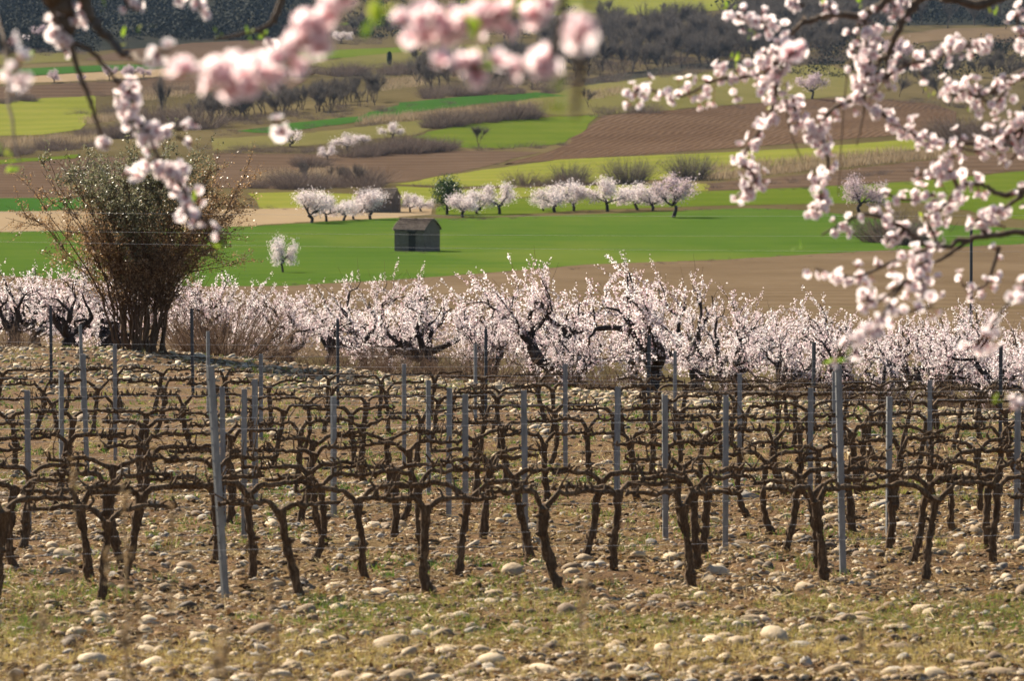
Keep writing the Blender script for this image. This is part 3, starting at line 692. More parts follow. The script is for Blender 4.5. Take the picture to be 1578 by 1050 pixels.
# dry brush at their feet
def brush_mesh(seed, h, w, n, mat, up=.8):
    rg = np.random.default_rng(seed); mb = MB(); B = np.zeros((n, 3)); a = rg.uniform(0, 6.28, n); rr = np.sqrt(rg.random(n)) * w * .4
    B[:, 0] = np.cos(a) * rr; B[:, 1] = np.sin(a) * rr; d = np.stack([np.cos(a) * rr * 2 / w * .9, np.sin(a) * rr * 2 / w * .9, np.full(n, up)], -1) + rg.normal(0, .22, (n, 3)); d[:, 2] = np.abs(d[:, 2])
    L = h * rg.uniform(.5, 1.1, n); t = rg.random(n); blades(mb, B, L, .012 * h + .004, d, t, rg)
    for k in range(3):
        u = rg.uniform(.3, .85, n)[:, None]; b2 = B + unit(d) * L[:, None] * u; d2 = unit(d) + rg.normal(0, .5, (n, 3)); blades(mb, b2, L * rg.uniform(.2, .45, n), .006 * h + .003, d2, np.clip(t + .15, 0, 1), rg)
    return mb.mesh('twigs', M[mat])
BR = [brush_mesh(60 + k, 1.0, 1.3, 160, 'brush') for k in range(3)]
brs = [(395, 90, 1.1), (700, 92, .9), (740, 90, 1.2), (650, 90, .6), (820, 90, .6), (1060, 90, .6), (590, 91, .8), (960, 93, 1.1), (1130, 91, .7), (1330, 90, .8), (1245, 90, .7), (300, 88, .8), (1480, 90, .7), (495, 90, .6), (545, 92, .9), (615, 92, 1.0), (675, 91, .8), (780, 92, .8), (905, 92, .9), (1180, 91, 1.0), (1420, 92, 1.0), (1530, 91, .8), (20, 86, .7), (440, 90, .7)]
for k, (px, d, s) in enumerate(sorted(brs)):
    place('brushwood_shrub', [('twigs', BR[k % 3])], on(px, d), ro.uniform(0, 6), s, f'dry brown twiggy shrub at the foot of the orchard, {ordinal(k + 1)} from the left', 'shrub', 'dry shrubs along the orchard edge')

# ------------------------------------------------------------------ the large shrub on the left
M['leaf_olive'] = tint_mat('small_olive_leaf', [(0, (.06, .065, .032)), (.5, (.135, .138, .072)), (1, (.27, .26, .16))], .42, .45, trans=.45)
M['leaf_brown'] = tint_mat('dry_brown_leaf', [(0, (.14, .08, .036)), (.5, (.29, .175, .085)), (1, (.44, .30, .165))], .4, .5, trans=.45)
M['stem'] = bark_mat('shrub_stem', (.05, .03, .018), (.12, .075, .045), (.22, .15, .10), (20, 20, 4))
def big_shrub():
    rg = np.random.default_rng(77); g = on(212, 86); root = empty('large_shrub', (g[0], g[1], g[2] + .05))
    Hh = 4.25
    C = []; W = []
    for k in range(50):
        a = rg.uniform(0, 6.28); sp = rg.uniform(.08, 1.0) ** .62
        b = np.array([math.cos(a) * .55 * rg.uniform(.2, 1), math.sin(a) * .4, -.05]); e = np.array([math.cos(a) * sp * 2.1, math.sin(a) * sp * 1.5, Hh * math.sqrt(max(.2, 1 - (sp * .72) ** 2)) * rg.uniform(.78, .97)])
        m = b * .5 + e * .5; m[:2] *= .78
        mb = MB(); p = catmull([b, b * .7 + m * .3, m, e], 5); p[1:] += rg.normal(0, .018, (len(p) - 1, 3))
        tube(mb, p, np.linspace(rg.uniform(.018, .045), .006, len(p)), 6, rough=.1, rg=rg)
        for _ in range(13):
            i = rg.integers(7, len(p)); d = unit(p[min(i, len(p) - 1)] - p[i - 1]) + rg.normal(0, .6, 3); d[2] = abs(d[2]); L = rg.uniform(.25, .6)
            q = catmull([p[i], p[i] + d * L * .5, p[i] + d * L + rg.normal(0, .1, 3)], 3); tube(mb, q, np.linspace(.011, .003, len(q)), 4)
            for _ in range(5):
                j = rg.integers(1, len(q)); d2 = unit(d) + rg.normal(0, .55, 3); L2 = rg.uniform(.15, .45); q2 = np.array([q[j], q[j] + d2 * L2 * .5, q[j] + d2 * L2 + rg.normal(0, .03, 3)]); tube(mb, q2, [.005, .004, .002], 3)
                n = int(rg.integers(22, 35)); u = rg.random(n)[:, None]; C.append(q[j] + d2 * L2 * u + rg.normal(0, .035, (n, 3)))
        mb.build('stem', M['stem'], root)
    C = np.concatenate(C); x, z = C[:, 0], C[:, 2]
    # green top towards the middle, rusty flanks
    score = (z / Hh - .62) * 2.6 - np.abs(x + .15 + .2 * np.sin(z * 2)) * .55 + .62 + rg.normal(0, .22, len(C))
    gr = score > .35
    lo = z > 1.5 + rg.normal(0, .3, len(C))
    m1, m2 = MB(), MB()
    leaf_quads(m1, C[gr], rg.uniform(.04, .075, gr.sum()), .5, rg); leaf_quads(m2, C[~gr & lo], rg.uniform(.032, .058, (~gr & lo).sum()), .55, rg)
    o = m1.build('foliage', M['leaf_olive'], root, False); o['label'] = 'glossy olive green leaves in the upper middle'; o['kind'] = 'stuff'
    o = m2.build('foliage', M['leaf_brown'], root, False); o['label'] = 'rusty brown leaves on both flanks'; o['kind'] = 'stuff'
    tag(root, 'large many-stemmed shrub, olive green above and rusty brown on the flanks', 'shrub')
    # low brown shrub leaning out of its right side
    g = on(345, 88); place('brushwood_shrub', [('twigs', brush_mesh(99, 1.7, 2.0, 260, 'brush', .7))], g, 0, 1.0, 'tall tangle of brown twigs right beside the large shrub', 'shrub', None)
M['ivy'] = tint_mat('dark_green_leaf', [(0, (.012, .03, .008)), (.5, (.03, .065, .016)), (1, (.07, .12, .03))], .45, .4, trans=.25)
big_shrub()

# ------------------------------------------------------------------ valley trees
def far_tree(seed, h, w, kind):
    """kind: white / mauve blossoming, bare, dark evergreen, cypress"""
    rg = np.random.default_rng(seed); tr, cr = MB(), MB(); out, tips = [], []
    if kind in ('white', 'mauve'):
        th = h * rg.uniform(.2, .3); tube(tr, catmull([[0, 0, -.2], [rg.normal(0, .06) * h, 0, th * .6], [rg.normal(0, .05) * h, 0, th]], 3), np.linspace(.045, .035, 7) * h, 6, rough=.1, rg=rg)
        top = tr.v[-1].mean(0) if False else np.array([0, 0, th])
        for k in range(4):
            a = k * 1.57 + rg.normal(0, .3); grow(rg, top + rg.normal(0, .02, 3), [math.cos(a) * w / h * 1.1, math.sin(a) * w / h * 1.1, rg.uniform(.5, 1.0)], h * .34, .026 * h, 2, 5, out, tips, 4, .22, (2, 3), .7, .68, .08, .006)
        for p, r_, s_, l_ in out: tube(tr, p, r_, s_)
        ends = np.concatenate([p[1:] for p, _, _, l in out if l <= 1]); n = 3400
        C = ends[rg.integers(0, len(ends), n)] + rg.normal(0, .085 * h, (n, 3)) * np.array([1, 1, .9])
        cl = rg.integers(0, 40, n); C = C[C[:, 2] > th * .7]
        leaf_quads(cr, C, rg.uniform(.09, .19, len(C)) * (h / 4) ** .5, .8, rg, tint=np.clip(rg.normal(.5, .28, len(C)), 0, 1))
        return [('trunk', tr.mesh('trunk', M['bark'])), ('crown', cr.mesh('crown', M['petal_far' if kind == 'white' else 'petal_mauve'], False))]
    if kind == 'bare':
        th = h * rg.uniform(.08, .22); tube(tr, [[0, 0, -.3], [rg.normal(0, .03) * h, 0, th * .5], [0, 0, th]], np.array([.022, .018, .016]) * h, 5)
        for k in range(rg.integers(3, 5)):
            a = rg.uniform(0, 6.28); grow(rg, [0, 0, th], [math.cos(a) * .5 * w / h * 2, math.sin(a) * .5 * w / h * 2, 1.0], h * .36, .010 * h, 2, 4, out, tips, 4, .14, (2, 4), .42, .66, .12, .003 * h)
        for p, r_, s_, l_ in out: tube(tr, p, r_, 3)
        for p, dd, l in tips:
            if l > 1: continue
            n = 46; i = rg.integers(0, len(p), n); blades(cr, p[i], h * rg.uniform(.10, .28, n), .0042 * h, unit(dd)[None] + rg.normal(0, .8, (n, 3)) + np.array([0, 0, .3]), rg.random(n), rg)
        return [('trunk', tr.mesh('trunk', M['twig'])), ('crown', cr.mesh('crown', M['bare']))]
    if kind in ('dark', 'cypress'):
        tube(tr, [[0, 0, -.2], [0, 0, h * .3], [0, 0, h * .8]], np.array([.04, .035, .01]) * h, 6)
        n = 5200; c = rand_dirs(n, rg) * (rg.random(n) ** .4)[:, None]
        if kind == 'dark':
            lump = 1 + .25 * np.sin(c[:, 0] * 7 + 1) * np.sin(c[:, 2] * 6) + .12 * np.sin(c[:, 1] * 13); C = c * lump[:, None] * np.array([w / 2, w / 2, h * .42]) + np.array([0, 0, h * .58])
        else: C = c * np.array([w / 2, w / 2, h * .48]) * (1.15 - .55 * (c[:, 2:3] + 1) / 2) + np.array([0, 0, h * .52])
        leaf_quads(cr, C, h * rg.uniform(.025, .05, n), .6, rg)
        return [('trunk', tr.mesh('trunk', M['bark'])), ('crown', cr.mesh('crown', M['ivy'], False))]
WH = [far_tree(400 + k, 4, 4.2, 'white') for k in range(4)]; MA = [far_tree(420 + k, 4, 4.2, 'mauve') for k in range(2)]
BA = [far_tree(440 + k, 12, 7, 'bare') for k in range(6)]; DK = far_tree(460, 5, 3.8, 'dark'); CY = far_tree(461, 9, 3.2, 'cypress')
def put(name, parts, px, yb, yt, h0, label, cat, group=None, wid=1.0):
    """stand a tree at the photo's foot point with the photo's height"""
    g = ground(px, yb); h = (yb - yt) / (F / g[1]); s = h / h0
    return place(name, parts, g - np.array([0, 0, .1]), ro.uniform(0, 6.28), (s * wid, s * wid, s), label, cat, group)
WG = 'white blossoming trees lining the green field'
row = [(478, 344, 290), (503, 342, 302), (528, 340, 302), (546, 338, 305), (572, 338, 290), (632, 328, 302), (650, 326, 300), (714, 335, 290), (738, 330, 295), (770, 330, 285), (838, 325, 300), (856, 327, 275), (884, 325, 282), (936, 326, 277), (984, 324, 277), (1004, 325, 280)]
for k, (px, yb, yt) in enumerate(row): put('almond_tree', WH[k % 4], px, yb, yt - 8, 4.1, f'white blossoming tree in the far row beyond the wheat, {ordinal(k + 1)} from the left', 'almond tree', WG, 1.12)
put('almond_tree', MA[0], 1036, 335, 262, 4.1, 'tall mauve blossoming tree at the end of the far row beyond the wheat', 'almond tree')
put('almond_tree', MA[1], 1326, 327, 262, 4.1, 'broad mauve pink tree at the field edge behind the overhanging branches', 'almond tree')
put('almond_tree', WH[2], 437, 420, 340, 4.1, 'slender pale tree standing alone in the wheat beside the large shrub', 'almond tree', None, .5)
put('evergreen_tree', DK, 689, 331, 270, 4.9, 'dark green evergreen tree in the row of white trees', 'tree')
put('cypress_tree', CY, 600, 100, 73, 9, 'small dark cypress standing on the far slope', 'tree')
pk = [(83, 127, 103, 1), (168, 124, 98, 0), (196, 121, 97, 1), (204, 121, 98, 0), (222, 119, 100, 1), (124, 128, 112, 0)]
for k, (px, yb, yt, v) in enumerate(sorted(pk)): put('almond_tree', MA[v], px, yb, yt, 4.1, f'small pink tree on the distant tan strip, {ordinal(k + 1)} from the left', 'almond tree', 'small pink trees on the far strip')
pk = [(62, 62, 36, 'M'), (40, 66, 52, 'W'), (95, 64, 50, 'W'), (25, 150, 122, 'W'), (1250, 152, 108, 'M'), (1385, 105, 55, 'M')]
for (px, yb, yt, v), lab in zip(pk, ['mauve tree under the dark hillside near the corner', 'low white tree under the dark hillside', 'pale tree on the dark hillside beside the hanging twig', 'pale blossoming tree at the edge of the brown strip', 'mauve tree standing on the dry meadow behind the pink blossoms', 'mauve tree on the dark slope behind the flower column']):
    put('almond_tree', MA[0] if v == 'M' else WH[1], px, yb, yt, 4.1, lab, 'almond tree')
pk = [(535, 232, 198), (605, 214, 186), (450, 226, 195), (560, 224, 204), (505, 246, 222), (850, 40, 15), (880, 36, 18), (525, 66, 40)]
for k, (px, yb, yt) in enumerate(sorted(pk)): put('almond_tree', WH[k % 4], px, yb, yt, 4.1, f'greyish white blossoming tree on the middle slope, {ordinal(k + 1)} from the left', 'almond tree', 'scattered white trees on the slope', 1.2)
# bare trees
bt = [(738, 228, 190), (254, 195, 120), (700, 112, 92), (430, 160, 120), (905, 165, 135), (1528, 110, 78), (1020, 20, 4), (940, 22, -2)]
for k, (px, yb, yt) in enumerate(sorted(bt)): put('bare_tree', BA[k % 6], px, yb, yt, 11.5, f'single leafless tree between the fields, {ordinal(k + 1)} from the left', 'bare tree', 'single bare trees between fields', 1.2 if px not in (254,) else .6)
FAN = [brush_mesh(540 + k, 3.0, 2.6, 420, 'bare', 1.0) for k in range(2)]
for k, (px, yb, yt) in enumerate([(880, 284, 246), (970, 284, 236), (1065, 277, 230), (1398, 378, 330)]): put('fan_shrub', [('twigs', FAN[k % 2])], px, yb, yt, 3.0, f'tall fan of leafless grey stems behind the white row, {ordinal(k + 1)} from the left' if k < 3 else 'tall grey leafless shrub at the wheat edge behind low blossoms', 'shrub', 'fan shaped bare shrubs', 1.25)
def wood(pts, n, hpx, label, group, wid=1.15):
    """leafless trees along / over an area given by its lower and upper line"""
    lo, hi = np.array(pts[0], float), np.array(pts[1], float); first = None
    for k in range(n):
        px = ro.uniform(lo[0, 0], lo[-1, 0]); a = np.interp(px, lo[:, 0], lo[:, 1]); b = np.interp(px, hi[:, 0], hi[:, 1]); yb = a + (b - a) * ro.random() ** .8
        h = hpx * ro.uniform(.75, 1.2); put('bare_tree', BA[ro.integers(0, 6)], px, yb, yb - h, 11.5, label, 'bare tree', group, wid)
wood([[(830, 128), (1000, 118), (1200, 98), (1320, 88)], [(830, 70), (1000, 52), (1200, 40), (1320, 38)]], 140, 50, 'leafless tree in the big wood above the dry meadow', 'bare trees of the big wood')
wood([[(640, 142), (850, 136)], [(640, 108), (850, 96)]], 32, 44, 'leafless tree in the thicket below the rounded meadow', 'bare trees of the thicket')
wood([[(295, 194), (430, 182), (580, 164)], [(295, 186), (430, 172), (580, 150)]], 46, 40, 'leafless tree in the tree belt above the curved green field', 'bare trees of the belt')
wood([[(1140, 60), (1580, 42)], [(1140, 16), (1580, -20)]], 30, 46, 'leafless tree on the dark hillside behind the overhanging branch', 'bare trees of the dark hillside')
wood([[(1380, 160), (1600, 190)], [(1380, 120), (1600, 110)]], 20, 40, 'leafless tree on the slope behind the thick of the blossoms', 'bare trees behind the blossoms')
wood([[(460, 290), (560, 288)], [(460, 282), (560, 280)]], 12, 30, 'thin leafless tree behind the ruined barn', 'bare trees behind the barn', .7)
wood([[(520, 62), (700, 62), (840, 60)], [(520, 48), (700, 48), (840, 40)]], 14, 28, 'leafless tree on the far slope behind the pink blossoms', 'bare trees of the far slope')
BW = MB()
_bav = []
for parts in BA:
    L_ = []
    for nm, me in parts:
        V = np.empty(len(me.vertices) * 3, np.float32); me.vertices.foreach_get('co', V); L_.append((V.reshape(-1, 3), [list(p.vertices) for p in me.polygons]))
    _bav.append((L_[0][0], np.array(L_[0][1], dtype=object), L_[1][0]))
_trq = [(np.array([f for f in b[1] if len(f) == 4]), np.array([f for f in b[1] if len(f) == 3])) for b in _bav]
def bake_tree(px, yb, hpx):
    i = ro.integers(0, 6); g = ground(px, yb); sz = hpx / (F / g[1]) / 11.5; a = ro.uniform(0, 6.28); c, s_ = math.cos(a), math.sin(a)
    def X(V): return np.stack([(V[:, 0] * c - V[:, 1] * s_) * 1.1, (V[:, 0] * s_ + V[:, 1] * c) * 1.1, V[:, 2]], -1) * sz + g
    V, _, C = _bav[i]; q, t3 = _trq[i]; BW.add(X(V), q, .3)
    k = np.repeat(ro.random(len(C) // 3) < .28, 3); C = C[k]; BW.add(X(C), np.arange(len(C)).reshape(-1, 3), ro.uniform(.2, .8))
for (x0, x1, a0, a1, b0, b1, n, h) in ((830, 1320, 128, 90, 66, 36, 110, 50), (640, 850, 142, 136, 110, 96, 26, 42), (300, 590, 192, 164, 184, 152, 26, 38), (1140, 1600, 60, 44, 10, -20, 40, 44), (520, 860, 62, 60, 44, 36, 22, 28)):
    for _ in range(n):
        t = ro.random(); a = a0 + (a1 - a0) * t; b = b0 + (b1 - b0) * t; bake_tree(x0 + (x1 - x0) * t, a + (b - a) * ro.random(), h * ro.uniform(.7, 1.2))
tag(BW.build('bare_woods', M['bare']), 'leafless trees crowded behind one another in the far woods', 'woods', kind='stuff')
# shrubs and hedges
SH = [brush_mesh(500 + k, 1.6, 2.2, 300, 'purple', .75) for k in range(4)]
hed = [((560, 240), (690, 230), 26, 17, 'along the foot of the green wedge'), ((690, 231), (870, 226), 16, 9, 'below the green wedge'), ((540, 240), (640, 232), 14, 22, 'in the dark thicket beside the white trees'), ((460, 258), (520, 252), 9, 20, 'beside the bare brown field'),
       ((385, 290), (575, 288), 30, 22, 'behind the ruined barn'), ((655, 198), (820, 180), 22, 22, 'above the green wedge'), ((330, 196), (600, 172), 26, 9, 'along the curved green field'), ((915, 178), (1010, 172), 18, 13, 'at the top of the ploughed slope'),
       ((330, 236), (560, 232), 24, 12, 'above the bare brown field'), ((805, 288), (905, 284), 12, 16, 'behind the white row'), ((1090, 292), (1450, 262), 30, 8, 'along the brown strip'), ((0, 240), (160, 222), 22, 14, 'on the bank beyond the large shrub'),
       ((100, 178), (210, 172), 14, 13, 'beside the yellow green slope'), ((120, 210), (200, 212), 14, 20, 'under the hanging blossoms'), ((640, 290), (900, 288), 18, 5, 'at the edge of the yellow green strip'), ((0, 160), (60, 152), 8, 14, 'above the yellow green slope'), ((1370, 370), (1420, 376), 3, 40, 'on the wheat edge behind the lower blossoms'),
       ((640, 150), (860, 140), 34, 14, 'at the foot of the thicket'), ((840, 134), (1320, 94), 44, 12, 'at the foot of the big wood'), ((1440, 215), (1578, 225), 16, 30, 'behind the thick blossoms'), ((330, 120), (640, 112), 34, 16, 'under the pink blossoms'), ((210, 196), (330, 200), 12, 30, 'behind the shrub top')]
UG = MB()
_shv = []
for me in SH:
    V = np.empty(len(me.vertices) * 3, np.float32); me.vertices.foreach_get('co', V); T = np.empty(len(me.vertices), np.float32); me.attributes['tint'].data.foreach_get('value', T); _shv.append((V.reshape(-1, 3), T))
def bake_shrub(px, yb, h):
    g = ground(px, yb); V, T = _shv[ro.integers(0, 4)]; k = ro.random(len(V) // 3) < .24; k = np.repeat(k, 3); V = V[k]; sz = h / (F / g[1]) / 1.5; a = ro.uniform(0, 6.28)
    c, s_ = math.cos(a), math.sin(a); W = np.stack([(V[:, 0] * c - V[:, 1] * s_) * 1.5, (V[:, 0] * s_ + V[:, 1] * c) * 1.5, V[:, 2]], -1) * sz + g; UG.add(W, np.arange(len(W)).reshape(-1, 3), T[k])
more = [((830, 128), (1320, 88), 34, 16), ((830, 112), (1320, 70), 34, 18), ((830, 92), (1320, 52), 34, 18), ((640, 138), (850, 126), 26, 18), ((640, 122), (850, 108), 20, 16), ((295, 192), (590, 166), 36, 12), ((0, 136), (280, 118), 30, 5), ((0, 84), (130, 80), 20, 9), ((280, 100), (500, 92), 24, 8), ((470, 108), (840, 90), 30, 6), ((520, 48), (860, 40), 30, 12), ((480, 66), (660, 64), 24, 8),
        ((1330, 80), (1600, 70), 30, 14), ((1100, 165), (1480, 168), 30, 5), ((760, 255), (920, 232), 14, 3), ((1090, 296), (1440, 282), 26, 4), ((640, 340), (830, 334), 20, 5), ((840, 328), (1260, 322), 24, 3), ((380, 322), (560, 320), 16, 5), ((440, 440), (1120, 401), 44, 3.5), ((1120, 400), (1560, 378), 26, 3), ((330, 206), (620, 190), 26, 7), ((140, 150), (290, 138), 20, 10), ((1340, 150), (1490, 165), 18, 8), ((0, 260), (130, 250), 14, 3), ((0, 306), (120, 304), 10, 3), ((560, 168), (700, 160), 12, 6), ((300, 232), (560, 230), 24, 10), ((602, 389), (684, 389), 12, 3.5)]
for (a, b, n, hp) in more:
    for k in range(n):
        t = ro.random(); bake_shrub(a[0] + (b[0] - a[0]) * t, a[1] + (b[1] - a[1]) * t + ro.uniform(-1, 1) * (1 + hp * .35), hp * ro.uniform(.5, 1.2))
for (a, b, n, hp, where) in hed:
    for k in range(n):
        t = ro.random(); px = a[0] + (b[0] - a[0]) * t; yb = a[1] + (b[1] - a[1]) * t + ro.uniform(-3, 3); h = hp * ro.choice([.4, .6, .8, 1.0, 1.35]) * ro.uniform(.85, 1.15)
        if hp <= 13: bake_shrub(px, yb, h); continue
        put('hedge_shrub', [('twigs', SH[ro.integers(0, 4)])], px, yb, yb - h, 1.5, f'dark leafless hedge shrub {where}', 'shrub', f'shrubs {where}', 1.3)
tag(UG.build('undergrowth', M['purple']), 'low leafless undergrowth along field edges and under the bare woods', 'undergrowth', kind='stuff')
# strips of dry reeds and grass, far woods: masses nobody could count
def reeds(lines, label, h=1.6, dens=2.2):
    rg = np.random.default_rng(len(label)); mb = MB()
    for (a, b, wpx, n) in lines:
        t = rg.random(n); P = np.array([ground(a[0] + (b[0] - a[0]) * q, a[1] + (b[1] - a[1]) * q + rg.uniform(-wpx, wpx)) for q in t])
        B = np.repeat(P, 9, 0); B[:, :2] += rg.normal(0, 1.0, (len(B), 2)); B[:, 2] = H(B[:, 0], B[:, 1]); d = rg.normal(0, .25, (len(B), 3)); d[:, 2] = 1
        blades(mb, B, h * rg.uniform(.5, 1.2, len(B)), .10, d, np.clip(np.repeat(rg.random(len(P)), 9) * .6 + rg.random(len(B)) * .4, 0, 1), rg)
    tag(mb.build('reeds', M['reed']), label, 'reeds', kind='stuff')
reeds([((0, 225), (150, 214), 6, 300), ((130, 188), (200, 180), 4, 160), ((200, 150), (290, 140), 8, 160)], 'pale dry reeds and grass beyond the large shrub')
reeds([((560, 188), (860, 162), 5, 460), ((590, 132), (660, 124), 8, 160), ((900, 150), (960, 140), 5, 90)], 'tan band of dry reeds above the green wedge')
reeds([((1090, 276), (1450, 240), 3, 520), ((400, 276), (560, 272), 6, 240), ((1100, 262), (1400, 234), 1.5, 200)], 'straw coloured reed strips along the field edges')
def far_wood():
    rg = np.random.default_rng(9); mb = MB()
    def patch(n, x0, x1, y0, y1, size):
        for _ in range(n):
            px, py = rg.uniform(x0, x1), rg.uniform(y0, y1); g = ground(px, py); k = 52; s = size * rg.uniform(.5, 1.3)
            leaf_quads(mb, g + rg.normal(0, 1, (k, 3)) * np.array([s, s, s * .45]) + np.array([0, 0, s * .6]), s * .42, .7, rg, tint=np.clip(rg.normal(.42, .12) + rg.normal(0, .06, k), 0, 1))
    patch(700, -60, 470, -10, 62, 3.2); patch(420, 1130, 1640, -20, 40, 3.2); patch(200, 440, 880, 0, 60, 2.2); patch(90, 0, 150, 66, 80, 2.0); patch(120, 250, 480, 40, 62, 2.4); patch(130, 1200, 1600, 66, 120, 2.0)
    tag(mb.build('woodland', M['wood_far'], None, False), 'dark scrubby woodland covering the far hillside', 'woodland', kind='stuff')
M['wood_far'] = tint_mat('far_wood', [(0, (.009, .013, .011)), (.5, (.018, .024, .018)), (1, (.045, .048, .034))], .9, .1)
far_wood()

# ------------------------------------------------------------------ hut and barn
def wall_mat(name, stops, scale=3):
    m, nt = newmat(name); p = N(nt, 'ShaderNodeTexCoord').outputs['Object']
    f = noise(nt, p, scale, 6, .7); g = noise(nt, mapped(nt, p, (1, 1, 3)), scale * 2.2, 4, .7)
    finish(nt, ramp(nt, stops, math_(nt, 'ADD', math_(nt, 'MULTIPLY', f, .6), math_(nt, 'MULTIPLY', g, .4))), .95, g, .8, .05, .05); return m
M['adobe'] = wall_mat('adobe_wall', [(.3, (.11, .085, .065)), (.5, (.17, .135, .105)), (.7, (.25, .20, .155))], 2)
M['tile'] = wall_mat('old_roof_tile', [(.3, (.07, .055, .042)), (.5, (.21, .165, .13)), (.7, (.38, .31, .25))], 3)
M['void'] = tint_mat('dark_old_wood', [(0, (.04, .034, .028)), (1, (.06, .05, .04))], .9, .1)
def box(mb, x0, x1, y0, y1, z0, z1):
    V = np.array([(x, y, z) for z in (z0, z1) for x, y in ((x0, y0), (x1, y0), (x1, y1), (x0, y1))])
    mb.add(V, [[0, 3, 2, 1], [4, 5, 6, 7], [0, 1, 5, 4], [1, 2, 6, 5], [2, 3, 7, 6], [3, 0, 4, 7]])
def roof_tiles(mb, L, W, hz, rise, over, pitch_n=9, seed=1, bow=.0):
    """two slopes of half-round tiles laid in columns, slightly uneven"""
    rg = np.random.default_rng(seed); nc = int((L + 2 * over) / .19)
    for side in (-1, 1):
        for c in range(nc):
            x = -L / 2 - over + (c + .5) * (L + 2 * over) / nc; hw = W / 2 + over; n = pitch_n
            t = np.linspace(0, 1, n + 1)
            for k in range(n):
                a, b = t[k], t[k + 1] + .03
                prof = lambda q: (side * hw * (1 - q), hz - over * .5 * (1 - q) + rise * (q * (1 - bow) + bow * math.sin(q * 1.57)))
                (ya, za), (yb, zb) = prof(a), prof(b); r = .095; th = np.linspace(0, math.pi, 5); dz = rg.normal(0, .018) + .03 * (k < n)
                A = np.stack([x + rg.normal(0, .012) + r * np.cos(th), np.full(5, ya), za + .05 + r * .8 * np.sin(th) + dz], -1); B = np.stack([x + r * .85 * np.cos(th), np.full(5, yb), zb + .02 + r * .7 * np.sin(th)], -1)
                mb.add(np.vstack([A, B]), [[i, i + 1, 6 + i, 5 + i] for i in range(4)])
def hut(px, yb, L, W, hw, rise, rz, label, door=True, bow=.5, mat='adobe'):
    g = ground(px, yb); o = empty('stone_hut' if door else 'ruined_barn', g, rz)
    mb = MB(); box(mb, -L / 2, L / 2, -W / 2, W / 2, -.3, hw)
    for sx in (-1, 1):                                     # gables
        q = np.linspace(-1, 1, 9); top = [(sx * L / 2 * .999, y * W / 2, hw + rise * ((1 - abs(y)) * (1 - bow) + bow * math.sin((1 - abs(y)) * 1.57))) for y in q]
        base = [(sx * L / 2 * .999, y * W / 2, hw - .01) for y in q]; mb.add(np.array(base + top), [[i, i + 1, 10 + i, 9 + i] for i in range(8)])
    mb.build('wall', M[mat], o, False)
    r = MB(); roof_tiles(r, L, W, hw, rise, .18, bow=bow, seed=int(px)); u = MB()
    q = np.linspace(-1, 1, 9)
    for (x0, x1) in ((-L / 2 - .12, L / 2 + .12),):
        V = [(x, y * (W / 2 + .16), hw + .0 + rise * ((1 - abs(y)) * (1 - bow) + bow * math.sin((1 - abs(y)) * 1.57)) - .07 * abs(y)) for x in (x0, x1) for y in q]; r.add(np.array(V), [[i, i + 1, 10 + i, 9 + i] for i in range(8)])
    rf = r.build('roof', M['tile'], o, False); rf['kind'] = 'stuff'
    rt = MB(); tube(rt, [(-L / 2 - .2, 0, hw + rise + .06), (0, 0, hw + rise + .02), (L / 2 + .2, 0, hw + rise + .07)], .11, 8); rt.build('ridge', M['tile'], rf)
    if door:
        d = MB(); box(d, -.05, .62, -W / 2 - .03, -W / 2 + .02, 0, 1.75); dd = d.build('door', M['void'], o, False)
        l = MB(); box(l, -.18, .75, -W / 2 - .07, -W / 2 - .035, 1.75, 1.90); l.build('lintel', M['void'], dd, False)
    return tag(o, label, 'hut' if door else 'barn')
hut(643, 387, 3.0, 3.0, 1.95, .85, R(-27), 'small square hut with a rough tiled roof alone in the green wheat', True, .95)
hut(584, 327, 4.4, 3.8, 1.7, 1.1, R(-16), 'larger ruined barn half hidden behind white blossoming trees', False, .1)
# dark pole in the stubble and long wires above the orchard
g = on(1497, 104); o = empty('dark_pole', g); mb = MB(); hp = (float(H(g[0], g[1])) * 0 + (100 + (CZ - g[2]) * F / 104 - 350) / (F / 104))
tube(mb, [(0, 0, -.2), (.01, 0, hp * .5), (0, 0, hp)], [.045, .04, .036], 8, cap=True); mb.build('pole', M['dark_or_shaded_steel'], o)
mb = MB(); tube(mb, [(0, 0, hp - .002), (0, 0, hp + .05)], [.05, .05], 8, cap=True); mb.build('cap', M['dark_or_shaded_steel'], o)
tag(o, 'tall dark pole standing in the stubble field behind the low blossoms', 'pole')
for (ya, yb_, lab) in ((368, 388, 'lower'), (352, 362, 'middle'), (324, 330, 'upper')):
    mb = MB(); a, b = at(-250, ya, 66), at(1900, yb_, 72); t = np.linspace(0, 1, 40)[:, None]; p = a + (b - a) * t; p[:, 2] -= .06 * (4 * t * (1 - t))[:, 0]
    tube(mb, p, .0013, 4); tag(mb.build('overhead_wire', M['wire']), f'{lab} of the thin bright wires strung across above the orchard', 'wire', 'wires strung above the orchard')

